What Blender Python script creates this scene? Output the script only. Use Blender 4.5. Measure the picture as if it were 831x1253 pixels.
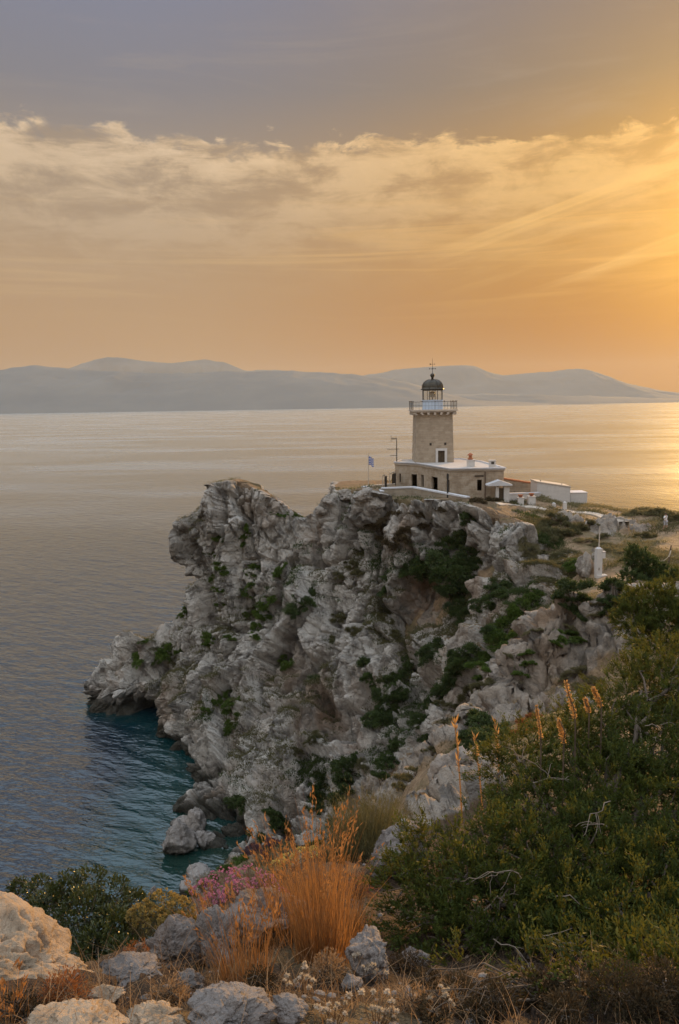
import bpy, math
import numpy as np
from mathutils import Vector, Matrix, Euler

R = math.radians
C = bpy.context.scene
for _o in list(bpy.data.objects):
    bpy.data.objects.remove(_o)

# ------------------------------------------------------------------ camera, sun, sky, exposure
H = 42.0                                   # eye height above the sea
F = 983.0                                  # focal length in photo pixels (photo is 831 x 1253)
PITCH, ROLL = math.atan(132.5 / F), R(0.9)
cam_d = bpy.data.cameras.new('camera')
cam = bpy.data.objects.new('camera', cam_d)
C.collection.objects.link(cam)
CAMROT = Matrix.Rotation(math.pi / 2 - PITCH, 3, 'X') @ Matrix.Rotation(-ROLL, 3, 'Z')
cam.matrix_world = Matrix.Translation((0, 0, H)) @ CAMROT.to_4x4()
cam_d.sensor_fit = 'VERTICAL'
cam_d.sensor_height = 36.0
cam_d.lens = 36.0 * F / 1253.0
cam_d.clip_start = 0.05
cam_d.clip_end = 60000
C.camera = cam

SUN_AZ, SUN_EL = R(29.0), R(10.5)
SUN_DIR = Vector((math.sin(SUN_AZ) * math.cos(SUN_EL), math.cos(SUN_AZ) * math.cos(SUN_EL), math.sin(SUN_EL)))
sun_d = bpy.data.lights.new('sun', 'SUN')
sun_d.energy = 4.6
sun_d.angle = R(2.0)
sun_d.color = (1.0, 0.55, 0.17)
sun = bpy.data.objects.new('sun', sun_d)
C.collection.objects.link(sun)
sun.rotation_euler = SUN_DIR.to_track_quat('Z', 'Y').to_euler()
sun.location = SUN_DIR * 200

C.view_settings.view_transform = 'Standard'
C.view_settings.look = 'None'
C.view_settings.exposure = 0.0
C.view_settings.gamma = 1.0
C.render.engine = 'CYCLES'
C.cycles.max_bounces = 6
C.cycles.transparent_max_bounces = 12
C.cycles.volume_bounces = 0
C.cycles.caustics_reflective = False
C.cycles.caustics_refractive = False
C.cycles.use_denoising = True
C.cycles.use_adaptive_sampling = True
C.cycles.adaptive_threshold = 0.015
C.cycles.sample_clamp_indirect = 4.0


class G:
    """small helper to write node graphs as expressions"""
    def __init__(self, tree):
        self.t = tree
        self.n = tree.nodes
        self.l = tree.links

    def put(self, sock, val):
        if isinstance(val, bpy.types.NodeSocket):
            self.l.new(val, sock)
        elif val is not None:
            if hasattr(sock.default_value, '__len__') and not hasattr(val, '__len__'):
                val = (val,) * len(sock.default_value)
            if hasattr(sock.default_value, '__len__') and len(sock.default_value) == 4 and len(val) == 3:
                val = (*val, 1.0)
            sock.default_value = val

    def node(self, kind, ins=None, **props):
        n = self.n.new(kind)
        for k, v in props.items():
            setattr(n, k, v)
        for k, v in (ins or {}).items():
            self.put(n.inputs[k], v)
        return n

    def m(self, op, a, b=None, c=None, clamp=False):
        n = self.n.new('ShaderNodeMath')
        n.operation = op
        n.use_clamp = clamp
        for i, v in enumerate((a, b, c)):
            if v is not None:
                self.put(n.inputs[i], v)
        return n.outputs[0]

    def add(self, a, b): return self.m('ADD', a, b)
    def sub(self, a, b): return self.m('SUBTRACT', a, b)
    def mul(self, a, b): return self.m('MULTIPLY', a, b)
    def inv(self, a): return self.m('SUBTRACT', 1.0, a)

    def step(self, x, lo, hi):             # smoothstep, lo > hi allowed
        n = self.n.new('ShaderNodeMapRange')
        n.interpolation_type = 'SMOOTHSTEP'
        self.put(n.inputs[0], x)
        flip = isinstance(lo, (int, float)) and isinstance(hi, (int, float)) and lo > hi
        if flip:
            lo, hi = hi, lo
        self.put(n.inputs[1], lo); self.put(n.inputs[2], hi)
        n.inputs[3].default_value, n.inputs[4].default_value = (1, 0) if flip else (0, 1)
        return n.outputs[0]

    def mix(self, f, a, b, blend='MIX'):
        n = self.n.new('ShaderNodeMix')
        n.data_type = 'RGBA'
        n.blend_type = blend
        self.put(n.inputs[0], f); self.put(n.inputs[6], a); self.put(n.inputs[7], b)
        return n.outputs[2]

    def ramp(self, x, stops, interp='LINEAR'):
        n = self.n.new('ShaderNodeValToRGB')
        n.color_ramp.interpolation = interp
        e = n.color_ramp.elements
        while len(e) < len(stops):
            e.new(0.5)
        for i, (p, c) in enumerate(stops):
            e[i].position = p
            e[i].color = (*c, 1) if len(c) == 3 else c
        self.put(n.inputs[0], x)
        return n.outputs[0]

    def noise(self, vec, scale=1.0, detail=4.0, rough=0.55, dist=0.0, lac=2.0):
        n = self.n.new('ShaderNodeTexNoise')
        self.put(n.inputs['Vector'], vec)
        n.inputs['Scale'].default_value = scale
        n.inputs['Detail'].default_value = detail
        n.inputs['Roughness'].default_value = rough
        n.inputs['Distortion'].default_value = dist
        n.inputs['Lacunarity'].default_value = lac
        return n.outputs[0]

    def voro(self, vec, scale, feature='F1', out=0, rnd=1.0):
        n = self.n.new('ShaderNodeTexVoronoi')
        n.feature = feature
        self.put(n.inputs['Vector'], vec)
        n.inputs['Scale'].default_value = scale
        n.inputs['Randomness'].default_value = rnd
        return n.outputs[out]

    def xyz(self, v):
        n = self.n.new('ShaderNodeSeparateXYZ')
        self.l.new(v, n.inputs[0])
        return n.outputs[0], n.outputs[1], n.outputs[2]

    def vec(self, x, y, z=0.0):
        n = self.n.new('ShaderNodeCombineXYZ')
        for i, v in enumerate((x, y, z)):
            self.put(n.inputs[i], v)
        return n.outputs[0]

    def scale(self, v, s):
        n = self.n.new('ShaderNodeVectorMath')
        n.operation = 'MULTIPLY'
        self.put(n.inputs[0], v); self.put(n.inputs[1], s)
        return n.outputs[0]


def build_world():
    w = bpy.data.worlds.new('World')
    C.world = w
    w.use_nodes = True
    w.node_tree.nodes.clear()
    g = G(w.node_tree)
    d = g.node('ShaderNodeTexCoord').outputs['Generated']
    x, y, z = g.xyz(d)
    deg = 180 / math.pi
    el = g.mul(g.m('ARCSINE', z), deg)
    az = g.mul(g.m('ARCTAN2', x, y), deg)
    # angle to the sun
    dp = g.node('ShaderNodeVectorMath', operation='DOT_PRODUCT')
    g.l.new(d, dp.inputs[0]); dp.inputs[1].default_value = SUN_DIR
    th = g.mul(g.m('ARCCOSINE', g.m('MINIMUM', dp.outputs['Value'], 0.99999)), deg)
    # clear sky by elevation: left of the sun (cool) and towards it (warm); last stops brightened as overhead fill
    e01 = g.m('DIVIDE', el, 40.0, clamp=True)
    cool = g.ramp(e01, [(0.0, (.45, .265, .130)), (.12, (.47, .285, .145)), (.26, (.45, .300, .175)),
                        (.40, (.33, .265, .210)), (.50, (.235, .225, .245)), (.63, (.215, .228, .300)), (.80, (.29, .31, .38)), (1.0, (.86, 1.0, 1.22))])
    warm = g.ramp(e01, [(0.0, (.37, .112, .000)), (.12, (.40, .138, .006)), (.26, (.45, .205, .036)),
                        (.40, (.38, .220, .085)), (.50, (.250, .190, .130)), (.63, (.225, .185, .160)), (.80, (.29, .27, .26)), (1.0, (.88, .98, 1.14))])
    wf = g.step(th, 44.0, 10.0)
    base = g.mix(wf, cool, warm)
    # cloud bank: a ragged edge near 17 degrees, veil under it
    p = g.vec(az, g.mul(el, 2.0), 0.0)
    wob = g.noise(g.scale(p, (.085, .03, 1)), 1.0, 6, .6, .6)
    wob2 = g.noise(g.scale(p, (.30, .34, 1)), 1.0, 5, .62, .4)
    edge = g.add(17.1, g.add(g.mul(g.sub(wob, .5), 5.0), g.mul(g.sub(wob2, .5), 4.6)))
    depth = g.sub(edge, el)
    puff = g.noise(g.scale(p, (.20, .27, 1)), 1.0, 8, .66, .35)
    streak = g.noise(g.scale(p, (.045, .30, 1)), 1.0, 6, .58, .3)
    body = g.step(depth, -.25, .75)
    fade = g.step(el, 6.5, 14.5)
    tex = g.step(g.add(g.mul(puff, .70), g.mul(streak, .40)), .40, .65)
    rimf = g.m('POWER', 2.718, g.mul(g.m('MAXIMUM', depth, 0.0), -.42))
    dens = g.mul(body, g.add(g.mul(fade, .44), g.mul(g.mul(tex, fade), g.add(.40, g.mul(rimf, 1.0)))))
    dens = g.m('MINIMUM', dens, 1.0)
    lit = g.mix(wf, (.80, .60, .40), (.84, .52, .20))
    shade = g.mix(wf, (.40, .285, .180), (.52, .30, .115))
    ccol = g.mix(g.m('MULTIPLY', tex, g.add(.35, g.mul(rimf, .65))), shade, lit)
    col = g.mix(dens, base, ccol)
    # lower long streaks
    low = g.noise(g.scale(p, (.030, .36, 1)), 1.0, 5, .55, 1.2)
    lf = g.mul(g.step(low, .50, .68), g.mul(g.step(el, 5.0, 9.0), g.step(el, 15.0, 11.0)))
    col = g.mix(g.mul(lf, .42), col, g.mix(wf, (.62, .42, .22), (.80, .44, .12)))
    # streaks slanting up towards the sun under the bank
    q = g.vec(az, g.mul(g.sub(el, g.mul(az, .26)), 2.0), 3.0)
    sl = g.noise(g.scale(q, (.035, .30, 1)), 1.0, 5, .55, .5)
    sf = g.mul(g.step(sl, .47, .66), g.mul(g.step(az, 4.0, 14.0), g.mul(g.step(el, 6.0, 9.0), g.step(el, 16.5, 12.0))))
    col = g.mix(g.mul(sf, .55), col, g.mix(wf, (.66, .45, .25), (.86, .52, .18)))
    # wisps above the bank
    hi = g.noise(g.scale(p, (.045, .16, 1)), 1.0, 7, .62, 1.0)
    hf = g.mul(g.step(hi, .50, .76), g.mul(g.step(el, 15.0, 19.0), g.step(el, 30.0, 21.0)))
    col = g.mix(g.mul(hf, .28), col, (.42, .34, .27))
    # glow of the low sun in the hazy air
    gl1 = g.m('POWER', 2.718, g.mul(th, -.21))
    gl2 = g.m('POWER', 2.718, g.mul(th, -.105))
    glow = g.mix(1.0, g.scale(g.vec(1.45, .76, .06), gl1), g.scale(g.vec(.40, .165, .006), gl2), 'ADD')
    col = g.mix(1.0, col, glow, 'ADD')
    # fill light added to the sky opposite the sun, well outside the picture
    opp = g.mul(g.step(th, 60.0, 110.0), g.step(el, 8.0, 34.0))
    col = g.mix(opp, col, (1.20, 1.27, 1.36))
    sky = g.node('ShaderNodeTexSky', sky_type='NISHITA', sun_disc=False, sun_elevation=SUN_EL,
                 sun_rotation=SUN_AZ, altitude=42, dust_density=2.0, air_density=1.0)
    nish = g.mix(1.0, g.scale(sky.outputs[0], .05), (.8, .8, .8), 'DARKEN')
    col = g.mix(.03, col, nish)
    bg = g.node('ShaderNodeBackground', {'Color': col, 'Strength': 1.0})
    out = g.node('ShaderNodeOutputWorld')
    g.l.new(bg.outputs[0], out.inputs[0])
    w.cycles.sampling_method = 'MANUAL'
    w.cycles.sample_map_resolution = 1024


build_world()

# ------------------------------------------------------------------ helpers: points, noise, meshes
CAMPOS = Vector((0, 0, H))
CR = np.array(CAMROT)


def ray(px, py):
    v = CR @ np.array([(px - 415.5) / F, -(py - 626.5) / F, -1.0])
    return v / np.linalg.norm(v)


def at(px, py, Y):                          # the place seen at a photo pixel, Y metres out
    v = ray(px, py)
    return np.array([0, 0, H]) + v * (Y / v[1])


def at_z(px, py, z):
    v = ray(px, py)
    return np.array([0, 0, H]) + v * ((z - H) / v[2])


def hash3(ix, iy, iz, k=0):
    h = (ix.astype(np.int64) * 374761393 + iy.astype(np.int64) * 668265263 + iz.astype(np.int64) * 2147483647 + k * 974634777) & 0xFFFFFFFF
    h = ((h ^ (h >> 13)) * 1274126177) & 0xFFFFFFFF
    h = ((h ^ (h >> 16)) * 2246822519) & 0xFFFFFFFF
    return ((h ^ (h >> 15)) & 0xFFFFFF).astype(np.float32) / 16777216.0


def vnoise(p, seed=0):
    p = np.asarray(p, dtype=np.float32)
    i = np.floor(p).astype(np.int32)
    f = p - i
    u = f * f * f * (f * (f * 6 - 15) + 10)
    r = 0
    for dx in (0, 1):
        wx = u[:, 0] if dx else 1 - u[:, 0]
        for dy in (0, 1):
            wy = u[:, 1] if dy else 1 - u[:, 1]
            for dz in (0, 1):
                wz = u[:, 2] if dz else 1 - u[:, 2]
                r = r + wx * wy * wz * hash3(i[:, 0] + dx, i[:, 1] + dy, i[:, 2] + dz, seed)
    return r * 2 - 1


def fbm(p, octv=4, seed=0, gain=.5, ridged=False):
    a, s, r = 1.0, 0.0, 0
    q = np.array(p, dtype=np.float32)
    for o in range(octv):
        n = vnoise(q, seed + o * 17)
        if ridged:
            n = 1 - 2 * np.abs(n)
        r = r + a * n
        s += a
        a *= gain
        q = q * 2.03 + 13.7
    return r / s


def voro(p, seed=0):
    p = np.asarray(p, dtype=np.float32)
    i = np.floor(p).astype(np.int32)
    f = p - i
    f1 = np.full(len(p), 9.0, np.float32)
    f2 = np.full(len(p), 9.0, np.float32)
    cid = np.zeros(len(p), np.float32)
    for dx in (-1, 0, 1):
        for dy in (-1, 0, 1):
            for dz in (-1, 0, 1):
                a, b, c = i[:, 0] + dx, i[:, 1] + dy, i[:, 2] + dz
                hx, hy, hz = hash3(a, b, c, seed), hash3(a, b, c, seed + 1), hash3(a, b, c, seed + 2)
                d = (dx + hx - f[:, 0]) ** 2 + (dy + hy - f[:, 1]) ** 2 + (dz + hz - f[:, 2]) ** 2
                nearer = d < f1
                f2 = np.where(nearer, f1, np.minimum(f2, d))
                cid = np.where(nearer, hx, cid)
                f1 = np.minimum(f1, d)
    return np.sqrt(f1), np.sqrt(f2), cid


def facets(p, seed=0):
    """fractured blocks: every cell is cut by a plane of its own. Returns plane offset, edge distance, cell value"""
    p = np.asarray(p, dtype=np.float32)
    i = np.floor(p).astype(np.int32)
    f = p - i
    n = len(p)
    f1 = np.full(n, 9.0, np.float32); f2 = np.full(n, 9.0, np.float32)
    rel = np.zeros((n, 3), np.float32); cell = np.zeros((n, 3), np.int32)
    for dx in (-1, 0, 1):
        for dy in (-1, 0, 1):
            for dz in (-1, 0, 1):
                o = np.array([dx, dy, dz], np.int32)
                c = i + o
                h = np.stack([hash3(c[:, 0], c[:, 1], c[:, 2], seed + k) for k in range(3)], 1)
                v = f - o - h
                d = (v * v).sum(1)
                nearer = d < f1
                f2 = np.where(nearer, f1, np.minimum(f2, d))
                rel[nearer] = v[nearer]; cell[nearer] = c[nearer]
                f1 = np.minimum(f1, d)
    g = np.stack([hash3(cell[:, 0], cell[:, 1], cell[:, 2], seed + 7 + k) for k in range(3)], 1) * 2 - 1
    return (rel * g).sum(1), np.sqrt(f2) - np.sqrt(f1), hash3(cell[:, 0], cell[:, 1], cell[:, 2], seed + 11)


def sstep(x, a, b):
    t = np.clip((x - a) / (b - a), 0, 1)
    return t * t * (3 - 2 * t)


def np_mesh(name, v, f, attrs=None, smooth=True):
    """mesh from arrays: v (n,3), f (m,3 or 4)"""
    v = np.ascontiguousarray(v, dtype=np.float32)
    f = np.ascontiguousarray(f, dtype=np.int32)
    me = bpy.data.meshes.new(name)
    k = f.shape[1]
    me.vertices.add(len(v)); me.vertices.foreach_set('co', v.ravel())
    me.loops.add(f.size); me.loops.foreach_set('vertex_index', f.ravel())
    me.polygons.add(len(f))
    me.polygons.foreach_set('loop_start', np.arange(0, f.size, k, dtype=np.int32))
    me.polygons.foreach_set('loop_total', np.full(len(f), k, dtype=np.int32))
    me.polygons.foreach_set('use_smooth', np.full(len(f), smooth, dtype=bool))
    for nm, arr in (attrs or {}).items():
        at_ = me.attributes.new(nm, 'FLOAT', 'POINT')
        at_.data.foreach_set('value', np.ascontiguousarray(arr, dtype=np.float32))
    me.update(calc_edges=True)
    return me


def link(name, me, mat=None, parent=None):
    o = bpy.data.objects.new(name, me)
    C.collection.objects.link(o)
    if mat is not None and me is not None and len(me.materials) == 0:
        me.materials.append(mat)
    if parent is not None:
        o.parent = parent
    return o


def tag(o, label=None, cat=None, group=None, kind=None):
    if label: o['label'] = label
    if cat: o['category'] = cat
    if group: o['group'] = group
    if kind: o['kind'] = kind
    return o


def thing(name, label, cat, loc=(0, 0, 0), rz=0.0, group=None):
    o = bpy.data.objects.new(name, None)
    o.empty_display_size = .2
    C.collection.objects.link(o)
    o.location = loc
    o.rotation_euler = (0, 0, rz)
    return tag(o, label, cat, group)


class MB:
    """collects boxes, prisms, lathes and tubes into ONE mesh"""
    def __init__(self):
        self.v, self.f, self.mi = [], [], []

    def raw(self, vs, fs, mi=0):
        n = len(self.v)
        self.v += [tuple(map(float, p)) for p in vs]
        self.f += [tuple(i + n for i in q) for q in fs]
        self.mi += [mi] * len(fs)
        return self

    def prism(self, poly, z0, z1, inset=0.0, mi=0):      # poly: [(x,y)] counter-clockwise
        k = len(poly)
        cx = sum(p[0] for p in poly) / k; cy = sum(p[1] for p in poly) / k
        t = [(cx + (p[0] - cx) * (1 - inset), cy + (p[1] - cy) * (1 - inset)) for p in poly]
        vs = [(p[0], p[1], z0) for p in poly] + [(p[0], p[1], z1) for p in t]
        fs = [tuple(range(k - 1, -1, -1)), tuple(range(k, 2 * k))]
        fs += [(i, (i + 1) % k, k + (i + 1) % k, k + i) for i in range(k)]
        return self.raw(vs, fs, mi)

    def box(self, c, s, rz=0.0, mi=0, taper=0.0):
        hx, hy, hz = s[0] / 2, s[1] / 2, s[2] / 2
        ca, sa = math.cos(rz), math.sin(rz)
        pl = [(c[0] + x * ca - y * sa, c[1] + x * sa + y * ca) for x, y in ((-hx, -hy), (hx, -hy), (hx, hy), (-hx, hy))]
        return self.prism(pl, c[2] - hz, c[2] + hz, taper, mi)

    def bar(self, a, b, w, h=None, mi=0):                # a box from a to b
        a, b = Vector(a), Vector(b)
        h = h or w
        d = (b - a).normalized()
        s = d.cross(Vector((0, 0, 1)))
        s = s.normalized() if s.length > 1e-4 else Vector((1, 0, 0))
        u = s.cross(d)
        vs = []
        for p in (a, b):
            for i, j in ((-1, -1), (1, -1), (1, 1), (-1, 1)):
                vs.append(p + s * (w / 2 * i) + u * (h / 2 * j))
        return self.raw(vs, [(3, 2, 1, 0), (4, 5, 6, 7), (0, 1, 5, 4), (1, 2, 6, 5), (2, 3, 7, 6), (3, 0, 4, 7)], mi)

    def lathe(self, prof, c=(0, 0, 0), n=24, mi=0, ph=0.0):
        vs, fs = [], []
        for r_, z in prof:
            for i in range(n):
                a = 2 * math.pi * i / n + ph
                vs.append((c[0] + r_ * math.cos(a), c[1] + r_ * math.sin(a), c[2] + z))
        for j in range(len(prof) - 1):
            for i in range(n):
                fs.append((j * n + i, j * n + (i + 1) % n, (j + 1) * n + (i + 1) % n, (j + 1) * n + i))
        fs.append(tuple(range(n - 1, -1, -1)))
        fs.append(tuple((len(prof) - 1) * n + i for i in range(n)))
        return self.raw(vs, fs, mi)

    def tube(self, pts, r0, r1=None, n=6, mi=0):
        v, f = tube_arrays([np.array(pts, float)], [r0], [r0 if r1 is None else r1], n)
        return self.raw(v, [tuple(q) for q in f], mi)

    def mesh(self, name, smooth=False):
        me = bpy.data.meshes.new(name)
        me.from_pydata(self.v, [], self.f)
        me.polygons.foreach_set('material_index', np.array(self.mi, dtype=np.int32))
        me.polygons.foreach_set('use_smooth', np.full(len(self.f), smooth, dtype=bool))
        me.update()
        return me

    def build(self, name, mat, parent=None, smooth=False):
        me = self.mesh(name, smooth)
        for m_ in (mat if isinstance(mat, (list, tuple)) else [mat]):
            me.materials.append(m_)
        return link(name, me, None, parent)


def tube_arrays(lines, r0s, r1s, n=5):
    V, Fc = [], []
    off = 0
    ang = np.arange(n) * 2 * np.pi / n
    for pts, r0, r1 in zip(lines, r0s, r1s):
        k = len(pts)
        t = np.gradient(pts, axis=0)
        t /= np.linalg.norm(t, axis=1)[:, None] + 1e-9
        ref = np.array([0.31, .22, .92]) if abs(t[0, 2]) < .9 else np.array([1.0, .1, 0])
        s = np.cross(t, ref); s /= np.linalg.norm(s, axis=1)[:, None] + 1e-9
        u = np.cross(t, s)
        rr = np.linspace(r0, r1, k)
        ringv = pts[:, None] + rr[:, None, None] * (np.cos(ang)[None, :, None] * s[:, None] + np.sin(ang)[None, :, None] * u[:, None])
        V.append(ringv.reshape(-1, 3))
        i, j = np.meshgrid(np.arange(k - 1), np.arange(n), indexing='ij')
        a = off + i * n + j; b = off + i * n + (j + 1) % n
        Fc.append(np.stack([a, b, b + n, a + n], -1).reshape(-1, 4))
        off += k * n
    return np.concatenate(V), np.concatenate(Fc)
# ------------------------------------------------------------------ materials
def newmat(name):
    m = bpy.data.materials.new(name)
    m.use_nodes = True
    m.node_tree.nodes.clear()
    g = G(m.node_tree)
    return m, g


def finish(g, shader, disp=None):
    o = g.node('ShaderNodeOutputMaterial')
    g.l.new(shader, o.inputs['Surface'])


def principled(g, col, rough=.8, spec=.3, bump=None, bdist=.05, bstr=1.0, **kw):
    b = g.node('ShaderNodeBsdfPrincipled')
    g.put(b.inputs['Base Color'], col)
    g.put(b.inputs['Roughness'], rough)
    b.inputs['Specular IOR Level'].default_value = spec
    for k, v in kw.items():
        g.put(b.inputs[k.replace('_', ' ')], v)
    if bump is not None:
        bn = g.node('ShaderNodeBump', {'Height': bump, 'Distance': bdist, 'Strength': bstr})
        g.l.new(bn.outputs[0], b.inputs['Normal'])
    return b.outputs[0]


def attr(g, name):
    n = g.node('ShaderNodeAttribute')
    n.attribute_name = name
    return n.outputs['Fac']


def simple(name, col, rough=.7, var=.12, scale=6.0, spec=.3, bump=.0, metal=0.0, coord='Object'):
    m, g = newmat(name)
    p = g.node('ShaderNodeTexCoord').outputs[coord]
    n = g.noise(p, scale, 6, .6)
    a = tuple(c * (1 - var) for c in col); b = tuple(min(1, c * (1 + var)) for c in col)
    c = g.mix(g.step(n, .3, .7), a, b)
    finish(g, principled(g, c, rough, spec, n if bump else None, bump, 1.0, Metallic=metal))
    return m


def rock_material(name, s=1.0, light=(.61, .565, .50), mid=(.43, .388, .335), dark=(.110, .097, .084), soilc=(.30, .205, .125), bump=1.5, warm=.45):
    """weathered limestone; s = size of its pattern in metres"""
    m, g = newmat(name)
    p = g.node('ShaderNodeNewGeometry').outputs['Position']
    ps = g.scale(p, 1.0 / s)
    big = g.noise(ps, .16, 5, .6, .4)
    med = g.noise(ps, .9, 7, .66, .5)
    fine = g.noise(ps, 5.0, 6, .68)
    streak = g.noise(g.scale(ps, (1.1, 1.1, .16)), 1.0, 6, .62, .5)
    c = g.mix(g.step(big, .36, .64), mid, light)
    c = g.mix(g.mul(g.step(med, .44, .70), .55), c, tuple(v * 1.12 for v in light))
    c = g.mix(g.mul(g.step(med, .52, .36), .72), c, dark)
    c = g.mix(g.mul(g.step(streak, .52, .68), .62), c, tuple(v * 1.15 for v in dark))
    spk = g.noise(ps, 14.0, 3, .7)
    c = g.mix(g.mul(g.step(spk, .56, .70), .40), c, dark)
    # ochre and rust staining
    och = g.noise(g.scale(ps, (.22, .22, .11)), 1.0, 5, .62, .8)
    c = g.mix(g.mul(g.step(och, .50, .72), warm), c, (.37, .225, .120))
    c = g.mix(g.mul(attr(g, 'rust'), g.step(g.add(med, g.mul(fine, .3)), .46, .74)), c, (.26, .150, .080))
    # cracks
    wp = g.node('ShaderNodeVectorMath', operation='ADD')
    g.l.new(g.scale(ps, (.75, .75, .5)), wp.inputs[0])
    nz = g.node('ShaderNodeTexNoise'); g.put(nz.inputs['Vector'], ps); nz.inputs['Scale'].default_value = .9; nz.inputs['Detail'].default_value = 4
    g.l.new(g.scale(nz.outputs['Color'], .9), wp.inputs[1])
    cr = g.voro(wp.outputs[0], 1.0, 'DISTANCE_TO_EDGE')
    crk = g.mul(g.step(cr, .030, .0), g.mul(g.step(big, .42, .60), g.inv(attr(g, 'soil'))))
    c = g.mix(g.mul(crk, .16), c, (.10, .088, .075))
    # soil and dry litter
    soil = attr(g, 'soil')
    sn = g.noise(ps, 2.2, 6, .65)
    sc = g.mix(g.step(sn, .35, .68), tuple(v * .68 for v in soilc), tuple(v * 1.15 for v in soilc))
    sc = g.mix(g.mul(g.step(g.noise(ps, .35, 5, .6), .48, .62), .7), sc, (.185, .150, .075))
    sc = g.mix(g.mul(attr(g, 'litter'), g.step(g.noise(ps, 1.1, 6, .65), .22, .52)), sc, (.060, .038, .024))
    sf = g.step(g.add(soil, g.mul(g.sub(med, .5), .7)), .40, .60)
    c = g.mix(sf, c, sc)
    wet = attr(g, 'wet')
    c = g.mix(wet, c, (.030, .028, .018))
    hgt = g.add(g.mul(med, .8), g.add(g.mul(fine, .34), g.add(g.mul(crk, -.10), g.mul(spk, .12))))
    finish(g, principled(g, c, .86, .22, hgt, .42 * s * bump, 1.0))
    return m


def leaf_material(name, c0, c1, trans=.35, rough=.6, spec=.25, transc=None):
    m, g = newmat(name)
    t = attr(g, 'tint')
    p = g.node('ShaderNodeNewGeometry').outputs['Position']
    oi = g.node('ShaderNodeObjectInfo').outputs['Random']
    c = g.mix(t, c0, c1)
    c = g.mix(g.mul(oi, .35), c, tuple((a * .7 + b * .3) for a, b in zip(c0, (.10, .085, .04))))
    b = g.node('ShaderNodeBsdfPrincipled', {'Base Color': c, 'Roughness': rough})
    b.inputs['Specular IOR Level'].default_value = spec
    tr = g.node('ShaderNodeBsdfTranslucent', {'Color': g.mix(.5, c, transc or tuple(min(1, v * 1.7) for v in c1))})
    mx = g.node('ShaderNodeMixShader', {0: trans})
    g.l.new(b.outputs[0], mx.inputs[1]); g.l.new(tr.outputs[0], mx.inputs[2])
    finish(g, mx.outputs[0])
    return m


def masonry(name, c0, c1, joint, bw=.55, bh=.28, coord='Object', plaster=0.0):
    """coursed rubble blocks on an upright wall of any direction"""
    m, g = newmat(name)
    tc = g.node('ShaderNodeTexCoord').outputs[coord]
    x, y, z = g.xyz(tc)
    v = g.vec(g.add(x, g.mul(y, .97)), z, 0)
    br = g.node('ShaderNodeTexBrick', {'Vector': v, 'Scale': 1.0})
    br.inputs['Color1'].default_value = (0, 0, 0, 1); br.inputs['Color2'].default_value = (1, 1, 1, 1)
    br.inputs['Mortar'].default_value = (.5, .5, .5, 1)
    br.inputs['Mortar Size'].default_value = .018
    br.inputs['Brick Width'].default_value = bw; br.inputs['Row Height'].default_value = bh
    br.inputs['Bias'].default_value = 0
    n = g.noise(tc, 1.3, 7, .65)
    f = g.noise(tc, 9, 5, .7)
    c = g.mix(br.outputs['Color'], c0, c1)
    c = g.mix(g.mul(br.outputs['Fac'], .75), c, joint)
    c = g.mix(g.mul(g.step(n, .45, .72), .55), c, tuple(v * .62 for v in c0))
    c = g.mix(g.mul(g.step(f, .5, .75), .3), c, tuple(min(1, v * 1.25) for v in c1))
    if plaster:
        c = g.mix(g.mul(g.step(n, .56, .38), plaster), c, (.52, .46, .38))
    h = g.add(g.mul(br.outputs['Fac'], -.6), g.mul(f, .5))
    finish(g, principled(g, c, .88, .2, h, .04, .9))
    return m


M_ROCK = rock_material('limestone', 1.9)
M_ROCK_NEAR = rock_material('limestone_near', .42, light=(.40, .355, .305), mid=(.29, .25, .21), bump=.55, warm=.30)
M_BOULDER = rock_material('pale_boulder', .20, light=(.52, .41, .29), mid=(.42, .32, .22), dark=(.22, .165, .11), bump=.8, warm=.2)
M_GREYROCK = rock_material('grey_boulder', .26, light=(.32, .295, .275), mid=(.205, .185, .17), dark=(.07, .063, .06), bump=1.0, warm=.40)
M_SEAROCK = rock_material('sea_boulder', 1.1, light=(.47, .44, .41), mid=(.36, .33, .30))
M_STONEWALL = masonry('rubble_wall', (.31, .255, .19), (.41, .345, .265), (.36, .32, .265), .5, .26)
M_TOWER = masonry('tower_stone', (.37, .290, .205), (.45, .365, .27), (.42, .36, .28), .62, .30)
M_HOUSE = masonry('house_stone', (.36, .275, .19), (.45, .36, .26), (.45, .39, .31), .55, .27, plaster=.35)
M_WHITE = simple('white_paint', (.58, .55, .51), .75, .06, 3.0, bump=.01)
M_COPING = simple('white_coping', (.60, .60, .61), .8, .08, 2.0, bump=.01)
M_ROOFTOP = simple('roof_screed', (.50, .47, .44), .8, .10, .6, bump=.01)
M_DARK = simple('dark_wood', (.045, .036, .028), .5, .3, 4.0)
M_SHUTTER = simple('brown_shutter', (.10, .070, .042), .55, .25, 4.0)
M_IRON = simple('iron', (.05, .048, .045), .5, .3, 8.0, metal=.3)
M_DOME = simple('dome_metal', (.060, .050, .034), .42, .25, 2.0, .5, metal=.35)
M_DRUM = simple('pale_blue_paint', (.50, .58, .68), .6, .05, 2.0)
M_TERRA = simple('terracotta', (.40, .15, .075), .8, .2, 6.0)
M_CONC = simple('pale_paving', (.52, .45, .37), .85, .12, 1.5, bump=.01)
M_SKIN = simple('skin', (.48, .29, .20), .6, .05)
M_SHIRT = simple('white_cloth', (.78, .77, .76), .85, .05)
M_SHORTS = simple('grey_cloth', (.42, .42, .45), .85, .05)
M_HAIR = simple('dark_hair', (.06, .045, .03), .6, .2)
M_FBLUE = simple('flag_blue', (.02, .06, .33), .8, .05)
M_FWHITE = simple('flag_white', (.75, .75, .78), .8, .05)
M_POST = simple('weathered_post', (.14, .10, .07), .8, .3, 6.0)
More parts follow.
